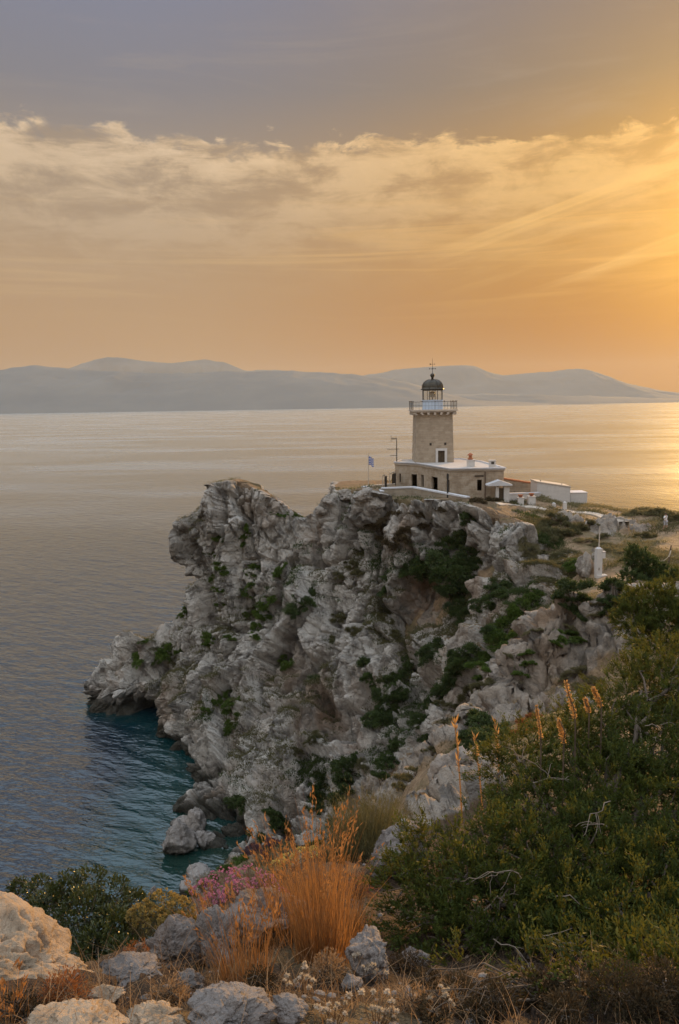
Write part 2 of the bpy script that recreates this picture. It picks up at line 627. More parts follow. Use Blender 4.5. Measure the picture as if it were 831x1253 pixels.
M_ROPE = simple('pale_rope', (.62, .54, .42), .85, .1)
M_BARK = simple('bark', (.12, .092, .068), .9, .35, 9.0, bump=.02)
M_TWIG = simple('dead_twig', (.22, .175, .135), .85, .25, 12.0)
M_STEM = simple('brown_stem', (.12, .085, .055), .85, .3, 10.0)

M_LEAF_DARK = leaf_material('lentisk_leaf', (.030, .046, .014), (.078, .112, .030), .30)
M_LEAF_GREEN = leaf_material('green_scrub_leaf', (.046, .076, .013), (.115, .172, .028), .32)
M_LEAF_OLIVE = leaf_material('olive_scrub_leaf', (.075, .070, .030), (.170, .155, .070), .32)
M_LEAF_PALE = leaf_material('pale_scrub_leaf', (.140, .125, .060), (.270, .235, .120), .35)
M_LEAF_BROWN = leaf_material('brown_scrub_leaf', (.060, .042, .022), (.125, .090, .045), .32)
M_LEAF_RUST = leaf_material('dry_red_leaf', (.17, .060, .022), (.34, .14, .048), .35)
M_JUNIPER = leaf_material('juniper_spray', (.020, .031, .006), (.070, .100, .019), .40, .6, transc=(.25, .22, .032))
M_GLOSS = leaf_material('glossy_leaf', (.026, .040, .011), (.070, .085, .022), .22, .32, .5)
M_GRASS = leaf_material('dry_grass', (.105, .045, .018), (.46, .225, .082), .42, .6, transc=(.62, .33, .12))
M_STRAW = leaf_material('straw', (.13, .080, .042), (.46, .32, .185), .36, .7, transc=(.5, .32, .16))
M_PINK = leaf_material('pink_blossom', (.38, .13, .23), (.66, .30, .46), .35)
M_PURPLE = leaf_material('purple_scrub', (.080, .040, .046), (.150, .075, .085), .3)
M_YELLOWFL = leaf_material('yellow_blossom', (.46, .36, .10), (.66, .56, .22), .35)
M_KHAKI = leaf_material('khaki_flowerhead', (.22, .155, .045), (.42, .31, .10), .38)
M_CREAM = leaf_material('dry_seedhead', (.42, .33, .24), (.68, .57, .46), .4)
M_SPIKE = leaf_material('golden_capsule', (.34, .19, .075), (.72, .47, .20), .5, .6, transc=(.9, .55, .2))
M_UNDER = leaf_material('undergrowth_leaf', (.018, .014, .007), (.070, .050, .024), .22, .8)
M_LITTER = leaf_material('leaf_litter', (.075, .042, .022), (.33, .205, .11), .2, .9)


def glass_material():
    m, g = newmat('lantern_glass')
    t = g.node('ShaderNodeBsdfTransparent', {'Color': (.93, .93, .90)})
    s = g.node('ShaderNodeBsdfGlossy', {'Color': (.9, .9, .9), 'Roughness': .03})
    mx = g.node('ShaderNodeMixShader', {0: .14})
    g.l.new(t.outputs[0], mx.inputs[1]); g.l.new(s.outputs[0], mx.inputs[2])
    finish(g, mx.outputs[0])
    return m


M_GLASS = glass_material()


def water_material():
    m, g = newmat('sea_water')
    p = g.node('ShaderNodeNewGeometry').outputs['Position']
    sh = attr(g, 'shallow')
    nz = g.noise(p, .07, 4, .6)
    deep = (.003, .013, .026)
    c = g.mix(g.step(g.add(sh, g.mul(g.sub(nz, .5), .35)), .10, .75), deep, (.004, .040, .042))
    c = g.mix(g.step(g.add(sh, g.mul(g.sub(nz, .5), .25)), .78, 1.05), c, (.016, .036, .024))
    # wind waves: crests lie across the wind, smaller ripples on top
    def waves(deg, stretch):
        q = g.node('ShaderNodeMapping'); q.vector_type = 'TEXTURE'
        g.l.new(p, q.inputs['Vector'])
        q.inputs['Rotation'].default_value = (0, 0, R(deg)); q.inputs['Scale'].default_value = (stretch, 1, 1)
        return q.outputs[0]
    w1 = g.noise(waves(-32, 2.4), .46, 3, .5, .3)
    w2 = g.noise(waves(-12, 2.0), 1.25, 3, .55, .2)
    w4 = g.noise(waves(-50, 1.8), .17, 2, .5, .2)
    w3 = g.noise(p, .030, 3, .5)
    opn = attr(g, 'open')
    h = g.add(g.add(g.mul(w1, 1.15), g.mul(w4, 1.2)), g.add(g.mul(w2, .42), g.mul(w3, 1.0)))
    bn = g.node('ShaderNodeBump', {'Height': h, 'Distance': g.add(.46, g.mul(opn, -.24)), 'Strength': 1.0})
    rough = g.mix(opn, (.07,) * 3, g.mix(g.step(g.noise(g.scale(p, (.004, .012, 1)), 1.0, 4, .6), .4, .62), (.20,) * 3, (.28,) * 3))
    b = g.node('ShaderNodeBsdfPrincipled', {'Base Color': c, 'Roughness': .6})
    b.inputs['Specular IOR Level'].default_value = 0.0
    gl = g.node('ShaderNodeBsdfGlossy', {'Color': (.94, 1, 1), 'Roughness': rough})
    g.l.new(bn.outputs[0], gl.inputs['Normal'])
    fr = g.node('ShaderNodeFresnel', {'IOR': 1.36})
    g.l.new(bn.outputs[0], fr.inputs['Normal'])
    mx = g.node('ShaderNodeMixShader', {0: g.m('POWER', fr.outputs[0], .66)})
    g.l.new(b.outputs[0], mx.inputs[1]); g.l.new(gl.outputs[0], mx.inputs[2])
    finish(g, mx.outputs[0])
    return m


M_SEA = water_material()


def hills_material():
    m, g = newmat('far_hills')
    p = g.node('ShaderNodeNewGeometry').outputs['Position']
    n = g.noise(g.scale(p, (.0012, .0012, .003)), 1.0, 7, .6)
    c = g.mix(g.step(n, .35, .68), (.17, .18, .178), (.21, .212, .20))
    finish(g, principled(g, c, .95, .05))
    return m


M_HILLS = hills_material()


def haze_material():
    m, g = newmat('haze_air')
    v = g.node('ShaderNodeVolumePrincipled')
    v.inputs['Color'].default_value = (.75, .83, .91, 1)
    v.inputs['Density'].default_value = HAZE_DENSITY
    v.inputs['Anisotropy'].default_value = .3
    o = g.node('ShaderNodeOutputMaterial')
    g.l.new(v.outputs[0], o.inputs['Volume'])
    return m


HAZE_DENSITY = 3.2e-5
M_HAZE = haze_material()
# ------------------------------------------------------------------ sea, far hills, haze
def catmull(Pt, ts, axis=0):
    """Catmull-Rom along one axis of a control grid, ts in control-point units"""
    Pt = np.moveaxis(np.asarray(Pt, float), axis, 0)
    n = len(Pt)
    i = np.clip(np.floor(ts).astype(int), 0, n - 2)
    f = (ts - i).reshape((-1,) + (1,) * (Pt.ndim - 1))
    p0, p1, p2, p3 = Pt[np.clip(i - 1, 0, n - 1)], Pt[i], Pt[i + 1], Pt[np.clip(i + 2, 0, n - 1)]
    k = .42                                # tension a little under 1/2
    m1, m2 = k * (p2 - p0), k * (p3 - p1)
    r = (2 * f ** 3 - 3 * f ** 2 + 1) * p1 + (f ** 3 - 2 * f ** 2 + f) * m1 + (-2 * f ** 3 + 3 * f ** 2) * p2 + (f ** 3 - f ** 2) * m2
    return np.moveaxis(r, 0, axis)


def grid_faces(nu, nv, wrap=False):
    i, j = np.meshgrid(np.arange(nu if wrap else nu - 1), np.arange(nv - 1), indexing='ij')
    i2 = (i + 1) % nu
    return np.stack([i * nv + j, i2 * nv + j, i2 * nv + j + 1, i * nv + j + 1], -1).reshape(-1, 4)


# the headland: columns of places from the waterline (or gully floor) up to its rim, as (px, py, metres out)
COLS = [
    [(122, 864, 113), (117, 846, 113), (120, 836, 113), (126, 829, 113), (133, 823, 113.5)],
    [(114, 867, 109.5), (106, 846, 109), (106, 835, 109.5), (113, 827, 110), (130, 818, 111)],
    [(130, 867, 107), (122, 853, 105.5), (124, 838, 105.8), (132, 823, 107.5), (142, 797, 110.5)],
    [(160, 871, 105), (160, 854, 102.6), (160, 827, 103.5), (163, 803, 106), (162, 775, 110)],
    [(200, 890, 100.5), (200, 862, 100.2), (195, 828, 102), (200, 790, 105), (208, 745, 109)],
    [(222, 915, 94), (226, 872, 96.5), (225, 825, 99.5), (230, 782, 103), (244, 718, 107)],
    [(232, 940, 89.5), (245, 885, 93), (250, 820, 97.5), (254, 752, 101), (212, 662, 104.5)],
    [(233, 975, 83), (255, 905, 88.5), (270, 820, 95), (267, 725, 100), (250, 601, 104.5)],
    [(240, 1005, 78), (275, 920, 85.5), (295, 820, 93.5), (295, 715, 98.5), (285, 594, 103)],
    [(262, 1030, 73), (308, 940, 80), (325, 830, 89.5), (328, 720, 96.5), (322, 607, 102)],
    [(290, 1045, 68), (345, 950, 76), (360, 840, 85.5), (366, 735, 93.5), (370, 636, 100)],
    [(330, 1040, 66), (382, 950, 74.5), (395, 850, 83.5), (402, 730, 91), (410, 606, 96)],
    [(370, 1020, 66), (415, 940, 73.5), (430, 850, 81.5), (440, 735, 87.5), (452, 600, 93.5)],
    [(420, 995, 65.5), (455, 925, 71.5), (470, 840, 78.5), (482, 735, 85.5), (500, 609, 91)],
    [(480, 960, 64.5), (500, 905, 69.5), (515, 840, 76), (530, 735, 83.5), (552, 615, 88)],
    [(540, 890, 64), (550, 850, 68.5), (560, 800, 74.5), (568, 725, 80.5), (580, 620, 84)],
    [(600, 830, 62), (605, 795, 66), (610, 755, 70), (618, 700, 75), (632, 634, 80)],
    [(650, 775, 61), (655, 750, 65), (660, 722, 69), (668, 690, 73), (680, 655, 78)],
    [(700, 748, 60), (716, 722, 63), (724, 706, 66), (730, 694, 70), (738, 672, 76)],
]
BACKTOP = {11: 112, 12: 113, 13: 113, 14: 113, 15: 112, 16: 112, 17: 112, 18: 110}


SITE_Z = at(550, 610.5, 92.0)[2]


def level_site(W):
    """the ground of the lighthouse station was levelled: nothing stands above its yard"""
    top = SITE_Z + .15 + 30 * (1 - sstep(W[:, 0], 2.0, 5.0) * sstep(W[:, 1], 87.5 - .0 * W[:, 0], 90.5)) 
    top = np.where(W[:, 0] > 15, np.minimum(top, SITE_Z + .1 - .05 * (W[:, 0] - 15) + 30 * (1 - sstep(W[:, 1], 84, 88))), top)
    top = np.minimum(top, SITE_Z + .25 + 30 * (1 - sstep(W[:, 1], 94.5, 96.5) * sstep(W[:, 0], -4.5, -2.5)))
    W = W.copy()
    W[:, 2] = np.minimum(W[:, 2], top)
    return W


def headland():
    ctl = []
    for k, col in enumerate(COLS):
        pts = [at(*p) for p in col]
        if k < 12 and k > 0:
            pts[0][2] = 0.2
        rim = pts[-1]
        if k in BACKTOP:
            b2 = np.array([rim[0] * 112 / rim[1] * .97, BACKTOP[k], max(rim[2] - (.4 if k < 16 else 1.5), 27.0)])
            b1 = b2 + [1, 8, -14]
            b0 = b2 + [1, 14, -35]
        else:
            top = min(rim[2], 40)
            b2 = rim + [2.0, 5.5, -1.6 - .05 * top]
            b1 = rim + [3.0, 9.5, -.55 * top]
            b0 = rim + [3.5, 13, -top - 4]
        b0[2] = -4.5
        foot = pts[0]
        below = foot + np.array([0.6, .8, 0]) if k < 12 else foot + np.array([0.6, -2.0, 0])
        below = np.array([below[0], below[1], -4.5 if k < 12 else foot[2] - 5])
        ctl.append([b0, b1, b2, rim, pts[3], pts[2], pts[1], foot, below])
    ctl = np.array(ctl)
    nu = 920
    tu = np.linspace(0, len(COLS) - 1, nu)
    tv = np.concatenate([np.linspace(a, b, n, endpoint=False) for a, b, n in
                         ((0, 1, 20), (1, 2, 24), (2, 3, 90), (3, 4, 190), (4, 5, 190), (5, 6, 175), (6, 7, 130), (7, 8, 26))] + [[8.0]])
    S = catmull(catmull(ctl, tu, 0), tv, 1)
    nv = len(tv)
    W = S.reshape(-1, 3)

    def normals(S_):
        du, dv = np.gradient(S_, axis=0), np.gradient(S_, axis=1)
        n_ = np.cross(dv, du)
        return n_ / (np.linalg.norm(n_, axis=2)[..., None] + 1e-9)
    N = normals(S)
    face = N[:, 200:600].reshape(-1, 3)
    if (face * (np.array([0, 0, H]) - S[:, 200:600].reshape(-1, 3))).sum() < 0:
        N = -N
    Nf = N.reshape(-1, 3)
    vv = np.tile(tv, nu)
    uu = np.repeat(tu, nv)
    flat = sstep(Nf[:, 2], .72, .93) * sstep(vv, 3.35, 2.9) * sstep(uu, 7.0, 9.0)          # plateau
    amp = 1 - .88 * flat
    amp *= 1 - .45 * sstep(uu, 15.0, 17.5)
    amp *= 1 - .65 * sstep(vv, 3.0, 2.6)
    warp = np.stack([fbm(W / 4.5, 4, s) for s in (3, 5, 7)], 1) * 1.15
    fw = np.stack([fbm(W / 1.1, 3, s) for s in (13, 15, 17)], 1) * .20
    Q = W + warp
    an = np.array([1, 1, .50], np.float32)
    big = fbm(W * an / 11.0, 3, 21, ridged=True)
    rib = fbm(Q * np.array([1, 1, .24]) / 3.9, 4, 31, ridged=True)
    rib2 = fbm((W + .5 * warp) * np.array([1, 1, .30]) / 1.5, 4, 35, ridged=True)
    blocky = sstep(fbm(W / 9.0, 3, 37), -.25, .35) * .7 + .3          # some stretches break into blocks, others stay massive
    p1, e1, id1 = facets((Q + fw) * np.array([1, 1, .34]) / 4.8, 41)
    p2, e2, id2 = facets((W + .6 * warp + fw) * np.array([1, 1, .46]) / 2.1 + 5, 51)
    p3, e3, id3 = facets((W + fw) * np.array([1, 1, .7]) / .85 + 9, 61)
    c1 = sstep(fbm(W / 3.0, 3, 43), -.25, .2)
    gul = fbm((W + warp * 1.4) * np.array([1, 1, .20]) / 6.5, 3, 25)
    low = 1 - .55 * sstep(vv, 5.8, 7.0) * sstep(uu, 5.5, 7)
    d = (1.3 * big + 1.5 * rib + 2.7 * gul - 2.6 * sstep(-gul, .12, .42)) * low
    d += 2.6 * p1 + 1.5 * (id1 - .5) - 1.9 * c1 * sstep(e1, .13, 0)
    d += blocky * (.95 * p2 + .60 * (id2 - .5)) - .85 * c1 * sstep(e2, .13, 0)
    d += (.35 + .65 * blocky) * (.42 * p3 + .22 * (id3 - .5)) - .24 * sstep(e3, .13, 0)
    d += .30 * fbm(W / .9, 5, 71, .58) + .22 * rib2 - .40 * sstep(fbm(Q * np.array([1, 1, .4]) / 2.4, 3, 77, ridged=True), .55, .85)
    d -= np.interp(uu, [0, 3, 4.5, 6.5, 7.5], [.5, .8, 1.7, 1.5, 0]) * sstep(vv, 5.4, 4.0)
    d -= .9 * sstep(vv, 5.8, 7.0) * sstep(uu, 5.5, 7) * sstep(uu, 9.3, 8.3)
    cleft = sstep(-(1.5 * rib + 2.4 * gul + 1.5 * (id1 - .5) + .7 * (id2 - .5)), .1, 1.5)
    # hollows: the ochre cave and the crevices of the face (place, radius, depth)
    rust = np.zeros(len(W))
    for px, py, Y, rx, dep, ru in CAVES:
        c = at(px, py, Y)
        dd = (W - c) / np.array([rx, rx * 2.2, rx * 1.25])
        r_ = np.sqrt((dd ** 2).sum(1)) + .28 * fbm(W / 2.0, 3, 83)
        k = sstep(r_, 1.0, .25)
        d -= dep * k
        rust = np.maximum(rust, ru * sstep(r_, 1.25, .5))
    # soft shoulders where the silhouette of the head must keep its outline
    d *= amp
    d -= .5 * amp
    W2 = W + Nf * d[:, None]
    W2 = level_site(W2)
    zmax = np.interp(uu, np.arange(len(COLS)), ctl[:, 3, 2]) + np.interp(uu, [0, 5, 9, 10, 12, 18], [.8, .8, .6, .3, .2, .6])
    over = np.maximum(W2[:, 2] - zmax, 0)
    W2[:, 2] -= over * np.where(vv < 5.0, .88, 0)
    S2 = W2.reshape(nu, nv, 3)
    N2 = normals(S2).reshape(-1, 3)
    if (N2 * Nf).sum() < 0:
        N2 = -N2
    soil = np.clip(flat * 1.15, 0, 1)
    ledge = sstep(N2[:, 2], .62, .9) * sstep(fbm(W / 6.0, 3, 91), -.05, .35)
    soil = np.maximum(soil, .75 * ledge * sstep(uu, 8, 14))
    soil = np.maximum(soil, .8 * sstep(uu, 15.5, 17.3) * sstep(N2[:, 2], .35, .75))
    soil = np.maximum(soil, .62 * sstep(vv, 6.2, 7.2) * sstep(uu, 11.5, 13.0) * sstep(N2[:, 2], .15, .6))
    wet = sstep(W2[:, 2] + .5 * fbm(W / 1.5, 3, 97), 2.1, 1.1) * .9
    me = np_mesh('headland', W2, grid_faces(nu, nv)[:, ::-1], {'soil': soil, 'rust': rust, 'wet': wet, 'cleft': cleft})
    o = link('headland', me, M_ROCK)
    return tag(o, kind='structure')


CAVES = [(402, 868, 84.5, 2.4, 4.4, .85), (425, 852, 84.0, 1.5, 3.6, .5), (375, 905, 80, 1.6, 1.2, .5), (336, 830, 89, 1.2, .5, .7),
         (455, 860, 79, 2.2, 2.0, .3), (520, 735, 84, 3.2, 2.4, .75), (330, 960, 78, 1.4, 1.6, .4), (300, 905, 84, 1.2, 1.5, .2),
         (245, 845, 96, 1.4, 1.4, .1), (560, 660, 86, 4.0, 2.2, .1), (585, 690, 81, 3.0, 2.0, .1), (440, 905, 76, 2.2, 1.6, .5),
         (355, 985, 74, 1.8, 1.5, .6), (262, 985, 80, 1.2, .8, .5), (500, 790, 80, 2.0, 1.5, .5), (470, 690, 88, 1.8, 1.3, .2)]

# the near hillside, saddle and plateau: places as (px, py, metres out)
HILL = [
    (0, 1253, 2.6), (200, 1253, 2.8), (415, 1253, 3.0), (600, 1253, 3.1), (831, 1253, 3.1), (60, 1215, 3.1), (130, 1200, 3.6), (250, 1190, 4.1),
    (415, 1180, 4.5), (500, 1180, 4.6), (200, 1165, 4.7), (310, 1130, 5.3), (250, 1120, 5.7), (415, 1110, 6.0), (470, 1075, 7.0), (415, 1070, 7.5),
    (350, 1075, 7.2), (300, 1100, 6.4), (470, 1045, 8.6), (400, 1046, 8.8), (560, 985, 13), (540, 1010, 11), (620, 950, 14), (520, 1000, 12),
    (590, 905, 34), (520, 940, 34), (650, 845, 42), (625, 830, 44), (660, 778, 46), (690, 790, 44), (640, 800, 46), (750, 775, 44), (760, 840, 38), (700, 830, 42),
    (690, 870, 30), (640, 900, 26), (600, 945, 22), (720, 900, 22), (760, 880, 26), (820, 830, 30), (831, 900, 18),
    (480, 968, 61), (540, 898, 60), (600, 838, 58), (640, 782, 57), (660, 758, 58), (690, 748, 58),
    (735, 708, 64), (700, 765, 52), (760, 752, 50), (740, 684, 72), (690, 670, 76), (831, 705, 55), (831, 740, 45), (831, 780, 36),
    (600, 618, 90), (640, 624, 89), (700, 628, 91), (660, 640, 84), (700, 650, 80), (780, 642, 86), (831, 662, 76), (780, 690, 66), (800, 634, 101),
    (718, 620, 101), (655, 613, 103), (900, 640, 95), (1000, 700, 70), (1000, 800, 34), (1000, 900, 16), (950, 1100, 6),
    (345, 1038, 63), (318, 1048, 62.5), (292, 1058, 62), (268, 1070, 60.5), (244, 1083, 59), (310, 1072, 57), (350, 1062, 56), (275, 1090, 56), (400, 1040, 55), (450, 1005, 55),
]
HILLW = [  # places out of sight, in metres
    (0, -.5, 40.35), (0, -6, 41.0), (8, -6, 41.5), (-8, -6, 39), (6, 1, 40.3), (-5, 1, 39.6), (14, 4, 40.5), (30, 6, 41), (0, 1.2, 40.1), (2.5, 2.2, 39.7),
    (-2.5, 2.4, 39.4), (-2.6, 6.0, 36.6), (-5, 4.5, 36.5), (-8, 3, 35.5), (-14, 0, 33), (-30, 0, 18), (-12, 10, 27), (-25, 12, 8), (-18, 22, 6), (-30, 30, -6),
    (-1.5, 10, 34.6), (-3, 14, 29.5), (-1, 20, 25.5), (-6, 25, 16), (-2, 32, 15), (-8, 35, 6), (-12, 44, -3), (-4, 48, 4), (-9, 52, -1.5), (-14, 56, -4),
    (4, 16, 33.2), (3, 22, 29), (2, 38, 20), (3, 46, 12), (5, 52, 12.5), (8, 48, 17.5), (-14, 66, -4), (-20, 60, -7), (-30, 50, -8), (-26, 85, -8), (-45, 80, -12), (-40, 120, -12), (-20, 110, -10),
    (-15, 95, 2), (-5, 85, 4), (0, 78, 4), (5, 86, 12), (10, 98, 24), (0, 100, 10), (12, 80, 20), (16, 76, 23), (13, 70, 16),
    (22, 116, 16), (40, 116, 16), (60, 110, 18), (20, 130, -6), (50, 132, -6), (80, 130, -4), (0, 125, -8), (50, 70, 32), (60, 40, 37), (80, 80, 28), (45, 95, 27.5),
]
_under = []
for _k in range(8, 14):                 # the hillside passes well below the foot of the cliff
    for _i, _d in ((0, 5.5), (1, 12), (2, 20)):
        _p = at(*COLS[_k][_i]); _under.append(_p - [0, 0, _d])
FP = np.array([at(*p) for p in HILL] + [np.array(p, float) for p in HILLW] + _under)


def tps_fit(xy, z, lam=1e-3):
    n = len(xy)
    r2 = ((xy[:, None] - xy[None]) ** 2).sum(-1)
    K = .5 * r2 * np.log(r2 + 1e-9) + lam * np.eye(n) * np.sqrt(r2.mean())
    Pm = np.c_[np.ones(n), xy]
    A = np.block([[K, Pm], [Pm.T, np.zeros((3, 3))]])
    return np.linalg.solve(A, np.r_[z, np.zeros(3)])


def hill_warp(xy):                      # distances are squeezed so that near and far places weigh alike
    r = np.hypot(xy[:, 0], xy[:, 1]) + 1e-6
    k = np.log1p(r / 6.0) / r
    return xy * k[:, None]


_TW = tps_fit(hill_warp(FP[:, :2]), FP[:, 2])
_TQ = hill_warp(FP[:, :2])


def hill_h(xy):
    xy = np.atleast_2d(np.asarray(xy, float))
    out = np.empty(len(xy))
    for a in range(0, len(xy), 20000):
        q = hill_warp(xy[a:a + 20000])
        r2 = ((q[:, None] - _TQ[None]) ** 2).sum(-1)
        out[a:a + 20000] = (.5 * r2 * np.log(r2 + 1e-9)) @ _TW[:-3] + _TW[-3] + q @ _TW[-2:]
    return np.maximum(out, -9.0)


OUTCROP = [  # bare rock on the hillside: (px, py, metres out, radius, height)
    (650, 790, 45, 2.6, 1.3), (672, 772, 46, 1.6, .7), (690, 812, 43, 2.4, .9), (640, 830, 42, 2.0, 1.0), (745, 795, 43, 2.8, 1.5), (770, 790, 42, 2.2, .9), (720, 790, 44, 1.6, .6),
    (620, 870, 38, 2.0, 1.0), (590, 890, 35, 1.8, .8), (605, 850, 42, 1.8, 1.0), (540, 925, 34, 1.8, .7), (560, 900, 36, 1.6, .7), (650, 860, 38, 2.2, .7), (690, 850, 38, 1.8, .4),
    (555, 960, 15, 1.1, .55), (540, 985, 13, .8, .35), (590, 960, 15, .8, .3), (575, 985, 12, .7, .25), (545, 1010, 11, .6, .22),
    (500, 965, 58, 2.5, .8), (520, 945, 56, 2.2, .8), (717, 692, 67, 1.3, 1.5), (690, 690, 70, 1.6, .6), (700, 640, 84, 2.0, .3), (760, 650, 84, 3.0, .4), (735, 650, 82, 2.0, .3),
    (660, 665, 74, 2.5, .6),
]


def hillside():
    az = np.concatenate([np.linspace(-115, -26, 90, endpoint=False), np.linspace(-26, 30, 760, endpoint=False), np.linspace(30, 115, 90)])
    rr = np.r_[np.exp(np.linspace(math.log(.35), math.log(12), 330)), np.exp(np.linspace(math.log(12), math.log(110), 690))[1:], np.linspace(111, 135, 12)]
    A, Rr = np.meshgrid(np.radians(az), rr, indexing='ij')
    xy = np.stack([Rr * np.sin(A), Rr * np.cos(A)], -1).reshape(-1, 2)
    z = hill_h(xy)
    r = Rr.reshape(-1)
    W = np.c_[xy, z]
    rock = np.zeros(len(W))
    for px, py, Y, rad, hg in OUTCROP:
        c = at(px, py, Y)
        near = np.hypot(xy[:, 0] - c[0], xy[:, 1] - c[1]) < rad * 2
        dd = np.hypot(xy[near, 0] - c[0], (xy[near, 1] - c[1])) / rad
        dd = dd + .35 * fbm(W[near] / (rad * .6), 3, 7)
        k = sstep(dd, 1.15, .55)
        rock[near] = np.maximum(rock[near], k)
        W[near, 2] += hg * k * .8
    S = W.reshape(len(az), len(rr), 3)
    du, dv = np.gradient(S, axis=0), np.gradient(S, axis=1)
    N = np.cross(dv, du); N /= np.linalg.norm(N, axis=2)[..., None] + 1e-9
    N = N.reshape(-1, 3)
    N[N[:, 2] < 0] *= -1
    steep = sstep(N[:, 2], .80, .55) * sstep(r, 15, 30)
    steep *= sstep(fbm(W / 5.0, 3, 14), -.15, .15)
    rock = np.maximum(rock, steep)
    s = np.clip(r / 42.0, .05, 1.0)[:, None]
    Q = W / s
    warp = np.stack([fbm(Q / 4.0, 3, k) for k in (3, 5, 7)], 1) * 1.0
    p1, e1, i1 = facets((Q + warp) / 3.4 * np.array([1, 1, .7]), 41)
    p2, e2, i2 = facets((Q + warp * .6) / 1.35 + 5, 51)
    p3, e3, i3 = facets((Q + warp * .3) / .5 + 5, 57)
    d = .9 * fbm(Q / 5, 3, 21, ridged=True) + 1.5 * p1 + .8 * (i1 - .5) - .4 * sstep(e1, .12, 0)
    d += .62 * p2 + .3 * (i2 - .5) - .2 * sstep(e2, .14, 0) + .22 * p3 + .1 * (i3 - .5) + .22 * fbm(Q / .7, 5, 71, .6)
    s1 = s[:, 0]
    soft = .34 * fbm(Q / 3.2, 4, 81) + .07 * fbm(Q / .5, 3, 85)
    # ground under buildings and paths stays even
    even = 1 - .8 * sstep(r, 70, 82)
    near = sstep(r, 15, 8)
    nf = np.zeros(len(W)); sel = near > 0
    q1, qe, qi = facets(W[sel] / .20 + .5 * np.stack([fbm(W[sel] / .3, 2, k) for k in (1, 2, 3)], 1), 5)
    nf[sel] = .035 * q1 + .03 * (qi - .5) * (qi > .45) + .05 * fbm(W[sel] / .30, 4, 15) + .13 * fbm(W[sel] / 1.1, 3, 19)
    disp = near * nf + s1 * (rock * d * .95 + (1 - rock) * soft * even)
    W2 = level_site(W + N * disp[:, None])
    soil = 1 - rock * .95
    wet = sstep(W2[:, 2], 1.3, .3) * .85
    me = np_mesh('hillside', W2, grid_faces(len(az), len(rr))[:, ::-1], {'soil': soil, 'rust': np.zeros(len(W)) + .15 * rock, 'wet': wet, 'litter': sstep(r, 15, 8)})
    o = link('hillside', me, M_ROCK_HILL)
    return tag(o, kind='structure')


M_ROCK_HILL = rock_material('hillside_ground', 1.2, light=(.40, .35, .29), mid=(.29, .245, .195), soilc=(.34, .235, .140), bump=1.0)


def sea():
    foot = np.array([at(*c[0])[:2] for c in COLS[:12]] + [at_z(240, 1080, 0)[:2], at_z(200, 1092, 0)[:2], at_z(225, 1040, 0)[:2], (-12, 52), (-22, 34)])
    pts = catmull(foot, np.linspace(0, len(foot) - 1, 200))
    az = np.radians(np.linspace(-180, 180, 361)[:-1])
    rr = np.concatenate([np.linspace(20, 200, 170), np.exp(np.linspace(math.log(205), math.log(13000), 60))])
    A, Rr = np.meshgrid(az, rr, indexing='ij')
    v = np.stack([Rr * np.sin(A), Rr * np.cos(A), np.zeros_like(A)], -1).reshape(-1, 3)
    sh = np.zeros(len(v))
    near = np.hypot(v[:, 0], v[:, 1]) < 200
    dd = np.full(near.sum(), 1e9)
    for p in pts:
        dd = np.minimum(dd, np.hypot(v[near, 0] - p[0], v[near, 1] - p[1]))
    # the shelf is widest in the little bay
    bay = np.exp(-((v[near, 0] + 14) ** 2 + (v[near, 1] - 74) ** 2) / (2 * 15.0 ** 2))
    sh[near] = np.clip(1.0 - dd / (5.5 + 17.0 * bay), 0, 1) * (.55 + .45 * bay)
    f = grid_faces(len(az), len(rr), True)
    c = len(v)
    v = np.r_[v, [[0, 0, 0]]]
    sh = np.r_[sh, 0]
    opn = sstep(np.hypot(v[:, 0], v[:, 1]), 70, 420)
    me = np_mesh('sea', v, f, {'shallow': sh, 'open': opn})
    tag(link('sea', me, M_SEA), kind='structure')


def ridge(prof, Y, depth, seed, name='far_hills'):
    """a mountain range: skyline read as (px, py), at Y metres, with its slopes down to the water"""
    xs = np.array([at(p[0], p[1], Y)[0] for p in prof]); zs = np.array([at(p[0], p[1], Y)[2] for p in prof])
    X = np.linspace(xs.min(), xs.max(), 420)
    top = np.interp(X, xs, zs)
    k = np.hanning(9); k /= k.sum()
    top = np.convolve(np.pad(top, 4, mode='edge'), k, 'valid')
    t = np.linspace(-1, 1, 61)
    Xg, T = np.meshgrid(X, t, indexing='ij')
    prof_ = np.clip(1 - np.abs(T) ** 1.15, 0, 1)
    base = np.c_[Xg.ravel() / 900, (T.ravel() * depth) / 900, np.zeros(Xg.size)]
    n = fbm(base, 5, seed, ridged=True).reshape(Xg.shape)
    n0 = fbm(base * 3, 4, seed + 9, ridged=True).reshape(Xg.shape)
    Z = top[:, None] * prof_ * (1 + (.20 * n + .07 * n0 - .08) * np.clip(np.abs(T) * 3, 0, 1)) + 14 * n0 * np.clip(1 - np.abs(T), 0, 1)
    Z = np.where(np.abs(T) > .985, -3.0, np.maximum(Z, 1.0))
    v = np.stack([Xg, Y + T * depth, Z], -1).reshape(-1, 3)
    o = link(name, np_mesh(name, v, grid_faces(len(X), len(t))), M_HILLS)
    tag(o, kind='structure')


